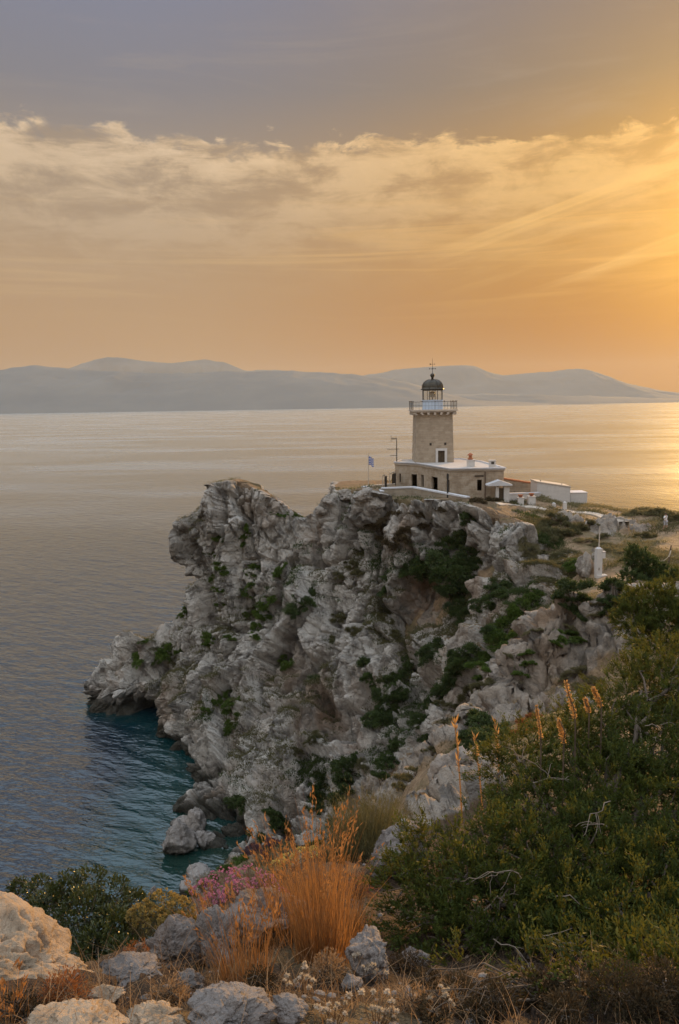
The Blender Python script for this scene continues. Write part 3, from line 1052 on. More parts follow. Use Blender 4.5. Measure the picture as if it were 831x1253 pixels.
def far_land():
    ridge([(-900, 462), (-500, 440), (-250, 455), (-60, 456), (0, 453), (45, 447), (85, 452), (140, 454), (210, 457), (280, 455), (350, 454), (400, 455), (435, 459), (480, 464), (515, 472),
           (545, 482), (575, 490), (640, 493), (700, 498)], 8600, 1500, 3)
    ridge([(-300, 470), (0, 462), (60, 458), (92, 448), (130, 437), (150, 437.5), (172, 442), (205, 445), (228, 443), (252, 440), (275, 444), (300, 454), (330, 452.5), (360, 455), (420, 466), (480, 480)], 13800, 780, 11)
    ridge([(300, 480), (380, 465), (450, 459), (490, 452), (530, 449), (572, 446), (592, 452), (612, 460), (640, 457), (662, 456), (690, 452), (712, 451), (732, 457), (762, 468), (800, 477), (840, 482),
           (900, 484), (1000, 478), (1150, 470), (1400, 466), (1700, 482)], 11400, 1300, 23)
    ridge([(380, 490), (500, 484), (600, 482), (700, 484), (760, 486), (831, 488), (950, 486), (1200, 484)], 9300, 700, 31)


def haze():
    mb = MB()
    mb.box((0, 5500, 352), (29000, 19000, 716))
    o = mb.build('haze', M_HAZE)
    o.display_type = 'WIRE'
    tag(o, kind='stuff')


sea()
far_land()
HEAD = headland()
HILLO = hillside()
haze()
# ------------------------------------------------------------------ the lighthouse station on the headland
def Pz(px, py, z):
    return at_z(px, py, z)


def lighthouse():
    zr = at(551, 574.4, 92.0)[2]                       # roof level of the keepers' house
    zb = at(550, 610.5, 92.0)[2] - 1.2                 # wall foot, bedded in the ground
    Y0 = Pz(532, 566.6, zr)[1]
    xl, xr = at(508.4, 566, Y0)[0], at(555.6, 566, Y0)[0]
    wb = xr - xl
    cx, cy = (xl + xr) / 2, Y0 + wb / 2
    zt = at(532, 505.0, Y0)[2]
    zs = at(532, 501.2, Y0)[2]                         # gallery floor
    root = thing('lighthouse', 'square stone lighthouse tower with dark dome and railed gallery rising over the flat roof', 'lighthouse', (cx, cy, zr - .5))
    inv = np.array([cx, cy, zr - .5])
    wt = (at(554.2, 505, Y0)[0] - at(510.0, 505, Y0)[0])
    z0, z1 = 0.0, zt - inv[2]
    hb, ht = wb / 2, wt / 2
    mb = MB()
    # tower walls as a tapered shaft; the doorway is a real recess on the front
    dx0, dx1 = at(536.0, 560, Y0)[0] - cx, at(544.2, 560, Y0)[0] - cx
    dz1 = at(540, 551.5, Y0)[2] - inv[2]
    def w_at(z): return hb + (ht - hb) * z / z1
    sq = lambda h_: [(-h_, -h_), (h_, -h_), (h_, h_), (-h_, h_)]
    v = [(x, y, z) for z, h_ in ((z0, hb), (dz1, w_at(dz1)), (z1, ht)) for x, y in sq(h_)]
    f = []
    for l in (0, 4):
        for k in range(1, 4):
            f.append((l + k, l + (k + 1) % 4, l + 4 + (k + 1) % 4, l + 4 + k))
    f.append((4, 5, 9, 8)); f.append((8, 9, 10, 11))
    mb.raw(v, f)
    a = w_at(0); b = w_at(dz1); dp = .38
    mb.raw([(-a, -a, 0), (dx0, -a, 0), (dx0, -b, dz1), (-b, -b, dz1)], [(0, 1, 2, 3)])
    mb.raw([(dx1, -a, 0), (a, -a, 0), (b, -b, dz1), (dx1, -b, dz1)], [(0, 1, 2, 3)])
    mb.raw([(dx0, -a, 0), (dx0, -a + dp, 0), (dx0, -b + dp, dz1), (dx0, -b, dz1)], [(0, 1, 2, 3)])
    mb.raw([(dx1, -a + dp, 0), (dx1, -a, 0), (dx1, -b, dz1), (dx1, -b + dp, dz1)], [(0, 1, 2, 3)])
    mb.raw([(dx0, -b, dz1), (dx0, -b + dp, dz1), (dx1, -b + dp, dz1), (dx1, -b, dz1)], [(0, 1, 2, 3)])
    mb.build('tower', M_TOWER, root)
    dr = MB().box(((dx0 + dx1) / 2, -a + dp - .03, dz1 / 2), (dx1 - dx0, .06, dz1)).build('door', M_SHUTTER, root)
    MB().box(((dx0 + dx1) / 2 + .012, -a + dp - .075, dz1 / 2), (.05, .03, dz1 * .96)).build('door_batten', M_DARK, dr)
    fr = MB(); t = .30
    fr.box((dx0 - t / 2, -a - .03, dz1 / 2), (t, .12, dz1)).box((dx1 + t / 2, -a - .03, dz1 / 2), (t, .12, dz1))
    fr.box(((dx0 + dx1) / 2, -b - .035, dz1 + t / 2), (dx1 - dx0 + 2 * t, .12, t))
    fr.build('door_frame', M_WHITE, root)
    # putlog stones / small openings seen as dark spots
    for px, py in ((527, 543.5), (545, 543)):
        q = at(px, py, Y0)
        MB().box((q[0] - cx, -w_at(q[2] - inv[2]) + .02, q[2] - inv[2]), (.26, .14, .3)).build('loophole', M_DARK, root)
    # corbels, gallery slab
    gz = zs - inv[2]
    gh = (at(560.2, 501, Y0)[0] - at(505.2, 501, Y0)[0]) / 2
    sl = MB().prism(sq(gh), gz - .20, gz).prism(sq(gh - .16), gz - .36, gz - .203)
    slab = sl.build('gallery_slab', M_CONC, root)
    for side in range(4):
        ca, sa = math.cos(side * math.pi / 2), math.sin(side * math.pi / 2)
        for k in range(7):
            u = -gh + .35 + k * (2 * gh - .7) / 6
            co = MB()
            for d_, zz, dz in ((gh - .30, gz - .45, .17), (ht + .22, gz - .60, .13)):
                x, y = u * (1 if d_ > ht + .25 else .94), -d_
                co.box((x * ca - y * sa, x * sa + y * ca, zz), (.28, .45, dz), side * math.pi / 2)
            co.build('corbel', M_CONC, slab)
    # octagonal drum, lantern, dome
    s = (at(545.6, 495, Y0)[0] - at(518.2, 495, Y0)[0]) / 2
    ph = math.pi / 8
    dtop = at(532, 489.2, Y0)[2] - inv[2]
    MB().lathe([(s, gz), (s, gz + .12), (s * .965, gz + .13), (s * .965, dtop - .12), (s, dtop - .11), (s, dtop)], n=8, ph=ph).build('lantern_base', M_DRUM, root)
    gtop = at(532, 476.6, Y0)[2] - inv[2]
    lan = MB()
    for i in range(8):
        an = 2 * math.pi * i / 8 + ph
        lan.tube([(s * .93 * math.cos(an), s * .93 * math.sin(an), dtop), (s * .93 * math.cos(an), s * .93 * math.sin(an), gtop)], .042, n=6)
    lan.lathe([(s * .96, gtop - .10), (s * .96, gtop - .004)], n=8, ph=ph)
    lan.build('lantern_frame', M_IRON, root)
    MB().raw(*(lambda vv, ff: (vv, ff))(
        [(s * .9 * math.cos(2 * math.pi * i / 8 + ph), s * .9 * math.sin(2 * math.pi * i / 8 + ph), z) for z in (dtop + .002, gtop - .11) for i in range(8)],
        [(i, (i + 1) % 8, 8 + (i + 1) % 8, 8 + i) for i in range(8)])).build('lantern_glass', M_GLASS, root)
    lens = MB().lathe([(.10, dtop), (.10, dtop + .35), (.30, dtop + .36), (.34, dtop + .55), (.36, dtop + .72), (.33, dtop + .92), (.24, dtop + 1.06), (.06, dtop + 1.08)], n=16)
    lens.build('lens', simple('lens_glass', (.42, .40, .34), .15, .1, 5, .8), root, True)
    d0, d1 = gtop, at(532, 463.4, Y0)[2] - inv[2]
    R_ = (at(546.4, 476, Y0)[0] - at(518.0, 476, Y0)[0]) / 2 + .02
    hh = d1 - d0
    prof = [(R_ * .9, d0), (R_ * 1.02, d0 + .02), (R_ * 1.02, d0 + .10), (R_ * .93, d0 + .16)]
    for k in range(1, 9):
        an = k / 9 * math.pi / 2
        prof.append((R_ * .93 * math.cos(an) + .15 * math.sin(an), d0 + .16 + (hh - .16) * math.sin(an) ** .95))
    dome = MB().lathe(prof, n=32).build('dome', M_DOME, root, True)
    rb = MB()
    for i in range(8):
        an = 2 * math.pi * i / 8 + ph
        rb.tube([((r_ + .02) * math.cos(an), (r_ + .02) * math.sin(an), z) for r_, z in prof[3:]], .035, n=5)
    rb.build('dome_ribs', M_DOME, dome)
    bz = at(532, 458.4, Y0)[2] - inv[2]
    ball = [(.17, d1 - .12), (.15, bz - .30), (.22, bz - .26), (.2, bz - .2)] + [(.29 * math.cos(a_), bz + .27 * math.sin(a_)) for a_ in np.linspace(-.8, 1.45, 9)]
    MB().lathe(ball, n=16).build('ventilator_ball', M_DOME, root, True)
    tip = at(532, 437.0, Y0)[2] - inv[2]
    v1, v2 = at(532, 444.4, Y0)[2] - inv[2], at(532, 450.2, Y0)[2] - inv[2]
    fn = MB().tube([(0, 0, bz + .2), (0, 0, tip)], .035, .015, 6)
    fn.bar((-.38, 0, v2), (.38, 0, v2), .04).bar((0, -.38, v2 + .003), (0, .38, v2 + .003), .038)
    for sx, sy in ((-.38, 0), (.38, 0), (0, -.38), (0, .38)):
        fn.box((sx, sy, v2), (.08, .08, .14))
    fnl = fn.build('finial', M_IRON, root)
    MB().bar((-.30, 0, v1), (.30, 0, v1), .035).raw([(-.34, -.012, v1 - .13), (-.14, -.012, v1), (-.34, -.012, v1 + .13), (-.34, .012, v1 - .13), (-.14, .012, v1), (-.34, .012, v1 + .13)],
        [(0, 1, 2), (5, 4, 3), (0, 3, 4, 1), (1, 4, 5, 2), (2, 5, 3, 0)]).box((.29, 0, v1), (.07, .05, .12)).build('weather_vane', M_IRON, fnl)
    # gallery railing
    rz = at(532, 491.6, Y0)[2] - inv[2]
    g2 = gh - .09
    rail = MB()
    for zz, w_ in ((rz, .045), (gz + (rz - gz) * .5, .025)):
        for k in range(4):
            p, q = sq(g2)[k], sq(g2)[(k + 1) % 4]
            rail.bar((p[0], p[1], zz), (q[0], q[1], zz), w_)
    for side in range(4):
        p, q = sq(g2)[side], sq(g2)[(side + 1) % 4]
        for k in range(14):
            t_ = k / 14
            x, y = p[0] + (q[0] - p[0]) * t_, p[1] + (q[1] - p[1]) * t_
            rail.bar((x, y, gz), (x, y, rz), .045 if k % 7 == 0 else .016)
            if k % 7 == 0 or k in (3, 10):
                rail.lathe([(.02, 0), (.06, .03), (.06, .08), (.02, .12)], (x, y, rz + .02), 8)
    rail.build('gallery_railing', M_IRON, root)

    # ---------------------------------------------------------------- keepers' house
    L, A, B, Rr = Pz(483.4, 566.6, zr), Pz(511.0, 567.8, zr), Pz(551.2, 574.6, zr), Pz(616.6, 573.6, zr)
    K, J = Pz(590, 565.5, zr), Pz(556.5, 563.2, zr)
    M = np.array([L[0] + 1.2, J[1] + .2, zr])
    K = np.array([Rr[0] - .8, K[1], zr]); J = np.array([J[0] + 1.0, J[1] + 1.4, zr])
    poly = [L, A, B, Rr, K, J, M]
    hc = sum(poly) / len(poly)
    house = thing('keepers_house', 'single storey stone keepers house with white flat roof below the lighthouse tower', 'house', (hc[0], hc[1], zb))
    loc = lambda p: (p[0] - hc[0], p[1] - hc[1])
    hz = zr - zb

    openings = {  # wall index -> (px0, px1, py0, py1)
        0: [('window', 488.6, 490.6, 579.5, 590.5), ('door', 503.4, 510.2, 580.3, 596.0)],
        1: [('window', 515.0, 518.6, 581.0, 596.0), ('window', 528.0, 535.6, 583.6, 599.5), ('window', 546.6, 550.0, 586.5, 602.5)],
        2: [('window', 584.0, 589.6, 586.8, 600.5)]}
    wall = MB()
    n = len(poly)
    frames, panes = [], []
    for i in range(n):
        p, q = np.array(poly[i]), np.array(poly[(i + 1) % n])
        e = (q - p)[:2]; le = np.hypot(*e); e /= le
        nrm = np.array([e[1], -e[0]])
        us = []
        for kind, x0, x1, y0, y1 in openings.get(i, []):
            def hit(px, py):
                r = ray(px, py)
                # plane through p with normal nrm
                t = ((p[:2] - 0) @ nrm) / (r[:2] @ nrm)
                w_ = np.array([0, 0, H]) + r * t
                return (w_[:2] - p[:2]) @ e, w_[2] - zb
            ym = (y0 + y1) / 2; xm = (x0 + x1) / 2
            us.append((kind, hit(x0, ym)[0], hit(x1, ym)[0], hit(xm, y1)[1], hit(xm, y0)[1]))
        # wall strip cut around its openings
        W3 = lambda u, z, d=0.0: (p[0] - hc[0] + e[0] * u - nrm[0] * d, p[1] - hc[1] + e[1] * u - nrm[1] * d, z)
        cur = 0.0
        for kind, u0, u1, z0_, z1_ in us:
            wall.raw([W3(cur, 0), W3(u0, 0), W3(u0, hz), W3(cur, hz)], [(0, 1, 2, 3)])
            wall.raw([W3(u0, 0), W3(u1, 0), W3(u1, z0_), W3(u0, z0_)], [(0, 1, 2, 3)])
            wall.raw([W3(u0, z1_), W3(u1, z1_), W3(u1, hz), W3(u0, hz)], [(0, 1, 2, 3)])
            D = .28
            wall.raw([W3(u0, z0_), W3(u0, z0_, D), W3(u0, z1_, D), W3(u0, z1_)], [(0, 1, 2, 3)])
            wall.raw([W3(u1, z0_, D), W3(u1, z0_), W3(u1, z1_), W3(u1, z1_, D)], [(0, 1, 2, 3)])
            wall.raw([W3(u0, z1_), W3(u0, z1_, D), W3(u1, z1_, D), W3(u1, z1_)], [(0, 1, 2, 3)])
            wall.raw([W3(u0, z0_, D), W3(u0, z0_), W3(u1, z0_), W3(u1, z0_, D)], [(0, 1, 2, 3)])
            panes.append((kind, W3, u0, u1, z0_, z1_, D))
            cur = u1
        wall.raw([W3(cur, 0), W3(le, 0), W3(le, hz), W3(cur, hz)], [(0, 1, 2, 3)])
    wall.build('wall', M_HOUSE, house)
    for kind, W3, u0, u1, z0_, z1_, D in panes:
        fl = MB()
        um = (u0 + u1) / 2
        fl.raw([W3(u0, z0_, D), W3(u1, z0_, D), W3(u1, z1_, D), W3(u0, z1_, D)], [(0, 1, 2, 3)])
        for a_, b_ in ((u0, um - .012), (um + .012, u1)):
            fl.raw([W3(a_ + .03, z0_ + .05, D - .05), W3(b_ - .01, z0_ + .05, D - .05), W3(b_ - .01, z1_ - .04, D - .05), W3(a_ + .03, z1_ - .04, D - .05)], [(0, 1, 2, 3)])
        wn = fl.build(kind, M_SHUTTER if kind == 'door' else M_DARK, house)
        s_ = MB()
        t_ = .13
        for c0, c1, w_, h_ in ((W3(u0 - t_ / 2, z0_ - .02, -.03), W3(u0 - t_ / 2, z1_ + t_, -.03), t_, .1), (W3(u1 + t_ / 2, z0_ - .02, -.03), W3(u1 + t_ / 2, z1_ + t_, -.03), t_, .1)):
            s_.bar(c0, c1, w_ * .8, h_)
        s_.bar(W3(u0 - .002, z1_ + t_ / 2, -.028), W3(u1 + .002, z1_ + t_ / 2, -.028), .1, t_)
        if kind == 'window':
            s_.bar(W3(u0 - .2, z0_ - .06, -.06), W3(u1 + .2, z0_ - .06, -.06), .16, .10)
        s_.build('frame', simple('pale_stone_trim', (.46, .38, .29), .85, .1, 3.0), wn)
    # roof slab with a white edge band standing a little proud
    ov = [(hc[0] + (p[0] - hc[0]) * 1.018, hc[1] + (p[1] - hc[1]) * 1.018) for p in poly]
    rf = MB().prism([(x - hc[0], y - hc[1]) for x, y in ov], hz - .10, hz + .06)
    roof = rf.build('roof', M_ROOFTOP, house)
    ed = MB()
    for i in range(n):
        p, q = ov[i], ov[(i + 1) % n]
        ed.bar((p[0] - hc[0], p[1] - hc[1], hz + .12), (q[0] - hc[0], q[1] - hc[1], hz + .12), .26, .12)
    ed.build('roof_edge', M_COPING, roof)
    cor = MB()
    for i in range(4):
        p, q = poly[i], poly[(i + 1) % n]
        cor.bar((p[0] - hc[0], p[1] - hc[1] , hz - .17), (q[0] - hc[0], q[1] - hc[1], hz - .17), .22, .13)
    cor.build('cornice', M_TOWER, roof)
    # lintel slot and downpipe of the seaward-right wall
    e = (Rr - B)[:2] / np.hypot(*(Rr - B)[:2]); nr = np.array([e[1], -e[0]])
    w3 = lambda u, z, d: (B[0] + e[0] * u + nr[0] * d - hc[0], B[1] + e[1] * u + nr[1] * d - hc[1], z)
    le = np.hypot(*(Rr - B)[:2])
    u = le * (586.5 - 551) / (617 - 551)
    zl = at(586, 582.3, (B + e.mean() * 0)[1])[2] - zb
    MB().bar(w3(u - .5, zl, .03), w3(u + .5, zl, .03), .14, .14).build('lintel', M_DARK, house)
    u = le * (594 - 551) / (617 - 551)
    MB().tube([w3(u, hz - .3, .12), w3(u, .2, .12)], .075, n=8).build('downpipe', M_POST, house)
    # chimneys
    c = Pz(576, 570.5, zr + .1)
    lc = (c[0] - hc[0], c[1] - hc[1])
    ch = MB().box((lc[0], lc[1], hz + .40), (.85, .7, .80)).box((lc[0], lc[1], hz + .84), (1.0, .84, .10))
    cho = ch.build('chimney', M_WHITE, roof)
    MB().lathe([(.30, 0), (.34, .14), (.20, .2), (.20, .48), (.36, .52), (.30, .62), (.10, .78)], (lc[0] - .05, lc[1], hz + .89), 10).build('chimney_pot', M_TERRA, roof)
    c = Pz(602.3, 571.8, zr + .1)
    lc = (c[0] - hc[0], c[1] - hc[1])
    ch = MB().box((lc[0], lc[1], hz + .42), (.70, .62, .86)).box((lc[0], lc[1], hz + .90), (.82, .74, .09))
    ch.build('chimney', M_WHITE, roof)
    MB().box((lc[0], lc[1] - .32, hz + .62), (.34, .02, .28)).build('smoke_opening', M_DARK, roof)

    # ---------------------------------------------------------------- aerial mast on the roof corner
    p = np.array([L[0] + .25, L[1] + .3, zr + .1])
    mast = thing('aerial_mast', 'thin aerial mast with three bare antennas on the roof corner left of the tower', 'antenna', p)
    zt_ = at(483, 536.5, p[1])[2] - p[2]
    MB().tube([(0, 0, 0), (0, 0, zt_)], .07, .05, 6).build('mast', M_IRON, mast)
    for py, x0, x1, el in ((536.8, 476.3, 483, 5), (549.6, 471.5, 486, 8), (557.5, 475, 483, 5)):
        z = at(483, py, p[1])[2] - p[2]
        k = p[1] / F
        a_, b_ = (x0 - 483) * k, (x1 - 483) * k
        an = MB().bar((a_, .05, z), (b_ + .05, .05, z), .06)
        for i in range(el):
            x = a_ + (b_ - a_) * i / (el - 1)
            if py < 540:
                hgt = .45 if i == 0 else .18
                an.bar((x, .05, z - hgt), (x, .05, z + hgt), .045)
            else:
                an.bar((x, -.35 + .03 * i, z + .02), (x, .45 - .03 * i, z + .02), .04)
        an.build('antenna', M_IRON, mast)

    # flag on its pole
    p = at(450.6, 594.5, 96)
    fp = thing('flagpole', 'slim white flagpole behind the coping of the station wall', 'flagpole', p - [0, 0, 1.0])
    top = at(451.8, 555.6, 96)[2] - p[2] + 1.0
    MB().tube([(0, 0, 0), (.05, 0, top)], .045, .03, 8).build('pole', M_CONC, fp)
    MB().lathe([(.02, 0), (.07, .04), (.07, .1), (.02, .14)], (.05, 0, top), 10).build('finial', M_CONC, fp)
    MB().tube([(.05, -.06, 1.2), (.1, -.06, top - .05)], .012, n=4).build('halyard', M_ROPE, fp)
    fz1, fz0 = at(452, 558.8, 96)[2] - p[2] + 1, at(452, 568.8, 96)[2] - p[2] + 1
    fl = MB()
    nx, ny = 24, 27
    wdt = 1.05
    grid = []
    for s_, dy in ((0, -.006), (1, .006)):
        for j in range(ny + 1):
            for i in range(nx + 1):
                t = i / nx
                droop = -.55 * t ** 1.4
                x = .09 + wdt * t * .62 + .05 * math.sin(5 * t)
                y = .22 * math.sin(6.5 * t + .6 * j / ny) * t ** .5 + dy
                z = fz0 + (fz1 - fz0) * j / ny + droop * .55 + .06 * math.sin(7 * t)
                grid.append((x, y, z))
    m1 = (nx + 1) * (ny + 1)
    fs, mi = [], []
    for j in range(ny):
        for i in range(nx):
            a_ = j * (nx + 1) + i
            row = 8 - (j * 9) // ny                      # nine stripes from the top
            blue = row % 2 == 0
            if row < 5 and i < nx * 10 / 27 * .999:
                ci, cj = i / (nx * 10 / 27), row
                blue = not (cj == 2 or .4 <= ci < .62)
            for q, m_ in (((a_, a_ + 1, a_ + nx + 2, a_ + nx + 1), 0), ((a_ + nx + 1, a_ + nx + 2, a_ + 1, a_), m1)):
                fs.append(tuple(k + m_ for k in q)); mi.append(0 if blue else 1)
    fm = MB(); fm.v = grid; fm.f = fs; fm.mi = mi
    flag = fm.build('flag', [M_FBLUE, M_FWHITE], None, True)
    flag.location = p - [0, 0, 1.0]
    tag(flag, 'blue and white striped flag with a cross in its corner flying from the slim pole', 'flag')

    # ---------------------------------------------------------------- station wall with white coping
    def wall_run(name, label, pts, drop, thick=.45, coping=.16, mat=None, cop=None, th2=.62):
        # pts: (px, py, Y) along the top of the coping
        P_ = [at(*q) for q in pts]
        o = thing(name, label, 'wall', P_[0] - [0, 0, drop])
        b0 = P_[0] - np.array([0, 0, drop])
        w, c = MB(), MB()
        for a_, b_ in zip(P_[:-1], P_[1:]):
            d = (b_ - a_)[:2]; d /= np.hypot(*d); nn = np.array([-d[1], d[0]])
            qa, qb = a_ - b0, b_ - b0
            vs = []
            for q in (qa, qb):
                for s_ in (-1, 1):
                    vs += [(q[0] + nn[0] * thick / 2 * s_, q[1] + nn[1] * thick / 2 * s_, q[2] - drop - 2.0), (q[0] + nn[0] * thick / 2 * s_, q[1] + nn[1] * thick / 2 * s_, q[2] - coping)]
            w.raw(vs, [(0, 4, 5, 1), (6, 2, 3, 7), (1, 5, 7, 3), (0, 1, 3, 2), (4, 6, 7, 5)])
            ov_ = .06
            qa2, qb2 = Vector(qa) - Vector((d[0] * ov_, d[1] * ov_, 0)), Vector(qb) + Vector((d[0] * ov_, d[1] * ov_, 0))
            c.bar(qa2 - Vector((0, 0, coping / 2)), qb2 - Vector((0, 0, coping / 2)), th2, coping)
        w.build('masonry', mat or M_STONEWALL, o)
        c.build('coping', cop or M_COPING, o)
        return o
    wall_run('station_wall', 'rubble stone wall with white coping along the cliff edge below the keepers house', [(467.4, 596.6, 95), (505.5, 595.2, 94), (540, 601.5, 90.5), (572.5, 607.5, 87.6)], 1.6)
    wall_run('parapet_wall', 'low white topped parapet slanting behind the pale boulders near the flagpole', [(445, 594.6, 97), (467.3, 600.4, 93.6)], .8)
    wall_run('terrace_wall', 'low sunlit terrace wall behind the flagpole left of the keepers house', [(447, 594.2, 101), (483, 591.5, 101)], .6, mat=M_TOWER, cop=M_CONC, coping=.08, th2=.5)
    wall_run('rear_wall', 'dark topped rear wall behind the garden bushes right of the house', [(617, 584.5, 104), (640, 588.3, 103), (657.5, 590.5, 102)], 1.2, cop=M_TERRA)

    # slim dark post before the wall
    p = at(547.6, 612, 89.5)
    o = thing('lamp_post', 'slim dark post standing before the station wall at the house corner', 'post', p - [0, 0, 1.2])
    MB().tube([(0, 0, 0), (.02, 0, at(548, 579.5, 89.5)[2] - p[2] + 1.2)], .10, .085, 8).build('post', M_IRON, o)
    MB().box((.02, -.02, at(548, 583, 89.5)[2] - p[2] + 1.2), (.24, .24, .5)).build('lamp_head', M_IRON, o)

    # ---------------------------------------------------------------- garden gate and white walls on the right
    Yg = 90.5
    g0 = at(607, 616.5, Yg); g1 = at(620.5, 616.0, Yg)
    gate = thing('garden_gate', 'small white gateway with a pediment roof beside the bushes right of the house', 'gate', (g0 + g1) / 2)
    gc = (g0 + g1) / 2
    w_ = g1[0] - g0[0]
    zt_ = at(611, 593.8, Yg)[2] - gc[2]
    for x, nm in ((-w_ / 2 + .1, 'pillar'), (w_ / 2 - .1, 'pillar')):
        MB().box((x, 0, zt_ / 2 - .4), (.34 if x < 0 else .62, .5, zt_ + .8)).box((x, 0, zt_ - .1), (.46 if x < 0 else .74, .6, .12)).build(nm, M_WHITE, gate)
    hw = (at(625.8, 594, Yg)[0] - at(594.8, 594, Yg)[0]) / 2
    ox = (at(610.3, 594, Yg)[0] - gc[0])
    top = at(610, 587.0, Yg)[2] - gc[2]
    rf = MB()
    for s_ in (-.62, .62):
        pass
    rf.raw([(ox - hw, -.62, zt_), (ox + hw, -.62, zt_), (ox + hw, -.62, zt_ + .13), (ox, -.62, top), (ox - hw, -.62, zt_ + .13),
            (ox - hw, .62, zt_), (ox + hw, .62, zt_), (ox + hw, .62, zt_ + .13), (ox, .62, top), (ox - hw, .62, zt_ + .13)],
           [(0, 1, 2, 3, 4), (9, 8, 7, 6, 5), (0, 5, 6, 1), (1, 6, 7, 2), (2, 7, 8, 3), (3, 8, 9, 4), (4, 9, 5, 0)])
    rf.build('roof', M_COPING, gate)
    MB().box((0, .08, zt_ * .42), (w_ - .5, .05, zt_ * .84)).build('gate_leaf', M_SHUTTER, gate)
    wall_run('garden_wall', 'low white garden wall running from the gateway to the white annex', [(621.5, 603.2, 91), (645, 602.6, 93.5), (659.5, 602.2, 95.5)], 1.3, mat=M_WHITE, th2=.55)
    # white annex with a sloping parapet, lower block to its right
    Ya = 97.0
    an = [at(657.2, 617, Ya), at(697.5, 617.5, Ya)]
    o = thing('white_annex', 'long white annex wall with a sloping top standing on the plateau edge', 'building', an[0])
    zA, zB_ = at(657.5, 590.2, Ya)[2] - an[0][2], at(697.2, 596.4, Ya)[2] - an[0][2]
    xA, xB_ = 0.0, an[1][0] - an[0][0]
    mb = MB()
    mb.raw([(xA, 0, -1.5), (xB_, 0, -1.5), (xB_, 0, zB_), (xA, 0, zA), (xA, 3.4, -1.5), (xB_, 3.4, -1.5), (xB_, 3.4, zB_), (xA, 3.4, zA)],
           [(0, 1, 2, 3), (1, 5, 6, 2), (5, 4, 7, 6), (4, 0, 3, 7), (3, 2, 6, 7)])
    mb.build('wall', M_WHITE, o)
    MB().bar((xA - .08, 1.7, zA + .065), (xB_ + .08, 1.7, zB_ + .065), 3.55, .12).build('roof_edge', M_CONC, o)
    for px, py, dx in ((661.5, 587.2, 0), (687.5, 591.5, 0), (697, 593.5, 0)):
        q = at(px, py, Ya + 1)
        MB().tube([(q[0] - an[0][0], 1.0, zB_ - .5 if px > 680 else zA - .4), (q[0] - an[0][0], 1.0, q[2] - an[0][2])], .05, n=5).build('vent_pipe', M_POST, o)
    q0, q1 = at(697.8, 617, 97.6), at(718.4, 617.5, 97.6)
    o2 = thing('white_block', 'plain low white block wall at the right end of the annex', 'building', q0)
    zz = at(708, 603.2, 97.6)[2] - q0[2]
    MB().box(((q1[0] - q0[0]) / 2, 1.2, zz / 2 - .75), (q1[0] - q0[0], 2.4, zz + 1.5)).build('wall', M_WHITE, o2)
    MB().box(((q1[0] - q0[0]) / 2, 1.2, zz + .033), (q1[0] - q0[0] + .1, 2.5, .06)).build('coping', M_COPING, o2)
    # planter pillars with terracotta pots
    for px, hw_, py0, py1, lab in ((636.8, 3.6, 619.5, 609.3, 'left of the pair of short white pillars carrying terracotta flower pots near the gateway'),
                                   (650.2, 4.2, 618.5, 607.6, 'right of the pair of short white pillars carrying terracotta flower pots near the gateway')):
        c = at(px, py0, 90.5)
        o = thing('planter_pillar', lab, 'planter', c, group='pot pillars beside the garden wall')
        hgt = at(px, py1, 90.5)[2] - c[2]
        ww = hw_ * 2 * 90.5 / F
        MB().box((0, 0, hgt / 2 - .3), (ww, ww, hgt + .6)).box((0, 0, hgt + .033), (ww + .1, ww + .1, .06)).build('pillar', M_WHITE, o)
        pt = MB().lathe([(.17, 0), (.27, .24), (.31, .25), (.31, .31), (.25, .31), (.23, .26)], (0, 0, hgt + .065), 14).build('pot', M_TERRA, o, True)
    # white bollards and the paved strip
    for px, py0, py1, lab in ((677.7, 623.3, 615.8, 'shorter left one of two white bollards where the paved path begins'), (691.0, 624.0, 614.6, 'taller right one of two white bollards where the paved path begins')):
        c = at(px, py0, 91)
        o = thing('bollard', lab, 'bollard', c, group='white bollards at the path')
        hgt = at(px, py1, 91)[2] - c[2]
        MB().box((0, 0, hgt / 2 - .2), (.40, .40, hgt + .4), 0, 0, .08).build('post', M_WHITE, o)
        MB().box((0, 0, hgt + .04), (.30, .30, .078), 0, 0, .5).build('cap', M_COPING, o)


lighthouse()


def ground_hit(px, py, objs=None):
    """where the sight line through a photo pixel meets the land"""
    d = Vector(ray(px, py))
    best = None
    for o in (objs or (HEAD, HILLO)):
        ok, loc, nor, _ = o.ray_cast(CAMPOS, d)
        if ok and (best is None or (loc - CAMPOS).length < (best[0] - CAMPOS).length):
            best = (loc, nor)
    return best


def ground_z(x, y, z0=60.0):
    best = None
    for o in (HEAD, HILLO):
        ok, loc, nor, _ = o.ray_cast(Vector((x, y, z0)), Vector((0, 0, -1)))
        if ok and (best is None or loc.z > best):
            best = loc.z
    return best if best is not None else 0.0


def path_strip(name, pts, width, mat):
    """a thin slab that follows the ground"""
    P_ = []
    for px, py in pts:
        h = ground_hit(px, py)
        P_.append(np.array(h[0]))
    P_ = catmull(np.array(P_), np.linspace(0, len(P_) - 1, 40))
    d = np.gradient(P_, axis=0)[:, :2]; d /= np.linalg.norm(d, axis=1)[:, None]
    nn = np.c_[-d[:, 1], d[:, 0]]
    V, Fs = [], []
    for p, m_ in zip(P_, nn):
        for s_ in (-.5, .5):
            q = p[:2] + m_ * width * s_
            z = max(ground_z(*q), p[2] - .3)
            V += [(q[0], q[1], z + .07), (q[0], q[1], z - .4)]
    for i in range(len(P_) - 1):
        a = i * 4
        Fs += [(a, a + 4, a + 6, a + 2), (a + 1, a + 5, a + 4, a), (a + 2, a + 6, a + 7, a + 3)]
    o = MB().raw(V, Fs).build(name, mat)
    tag(o, kind='structure')


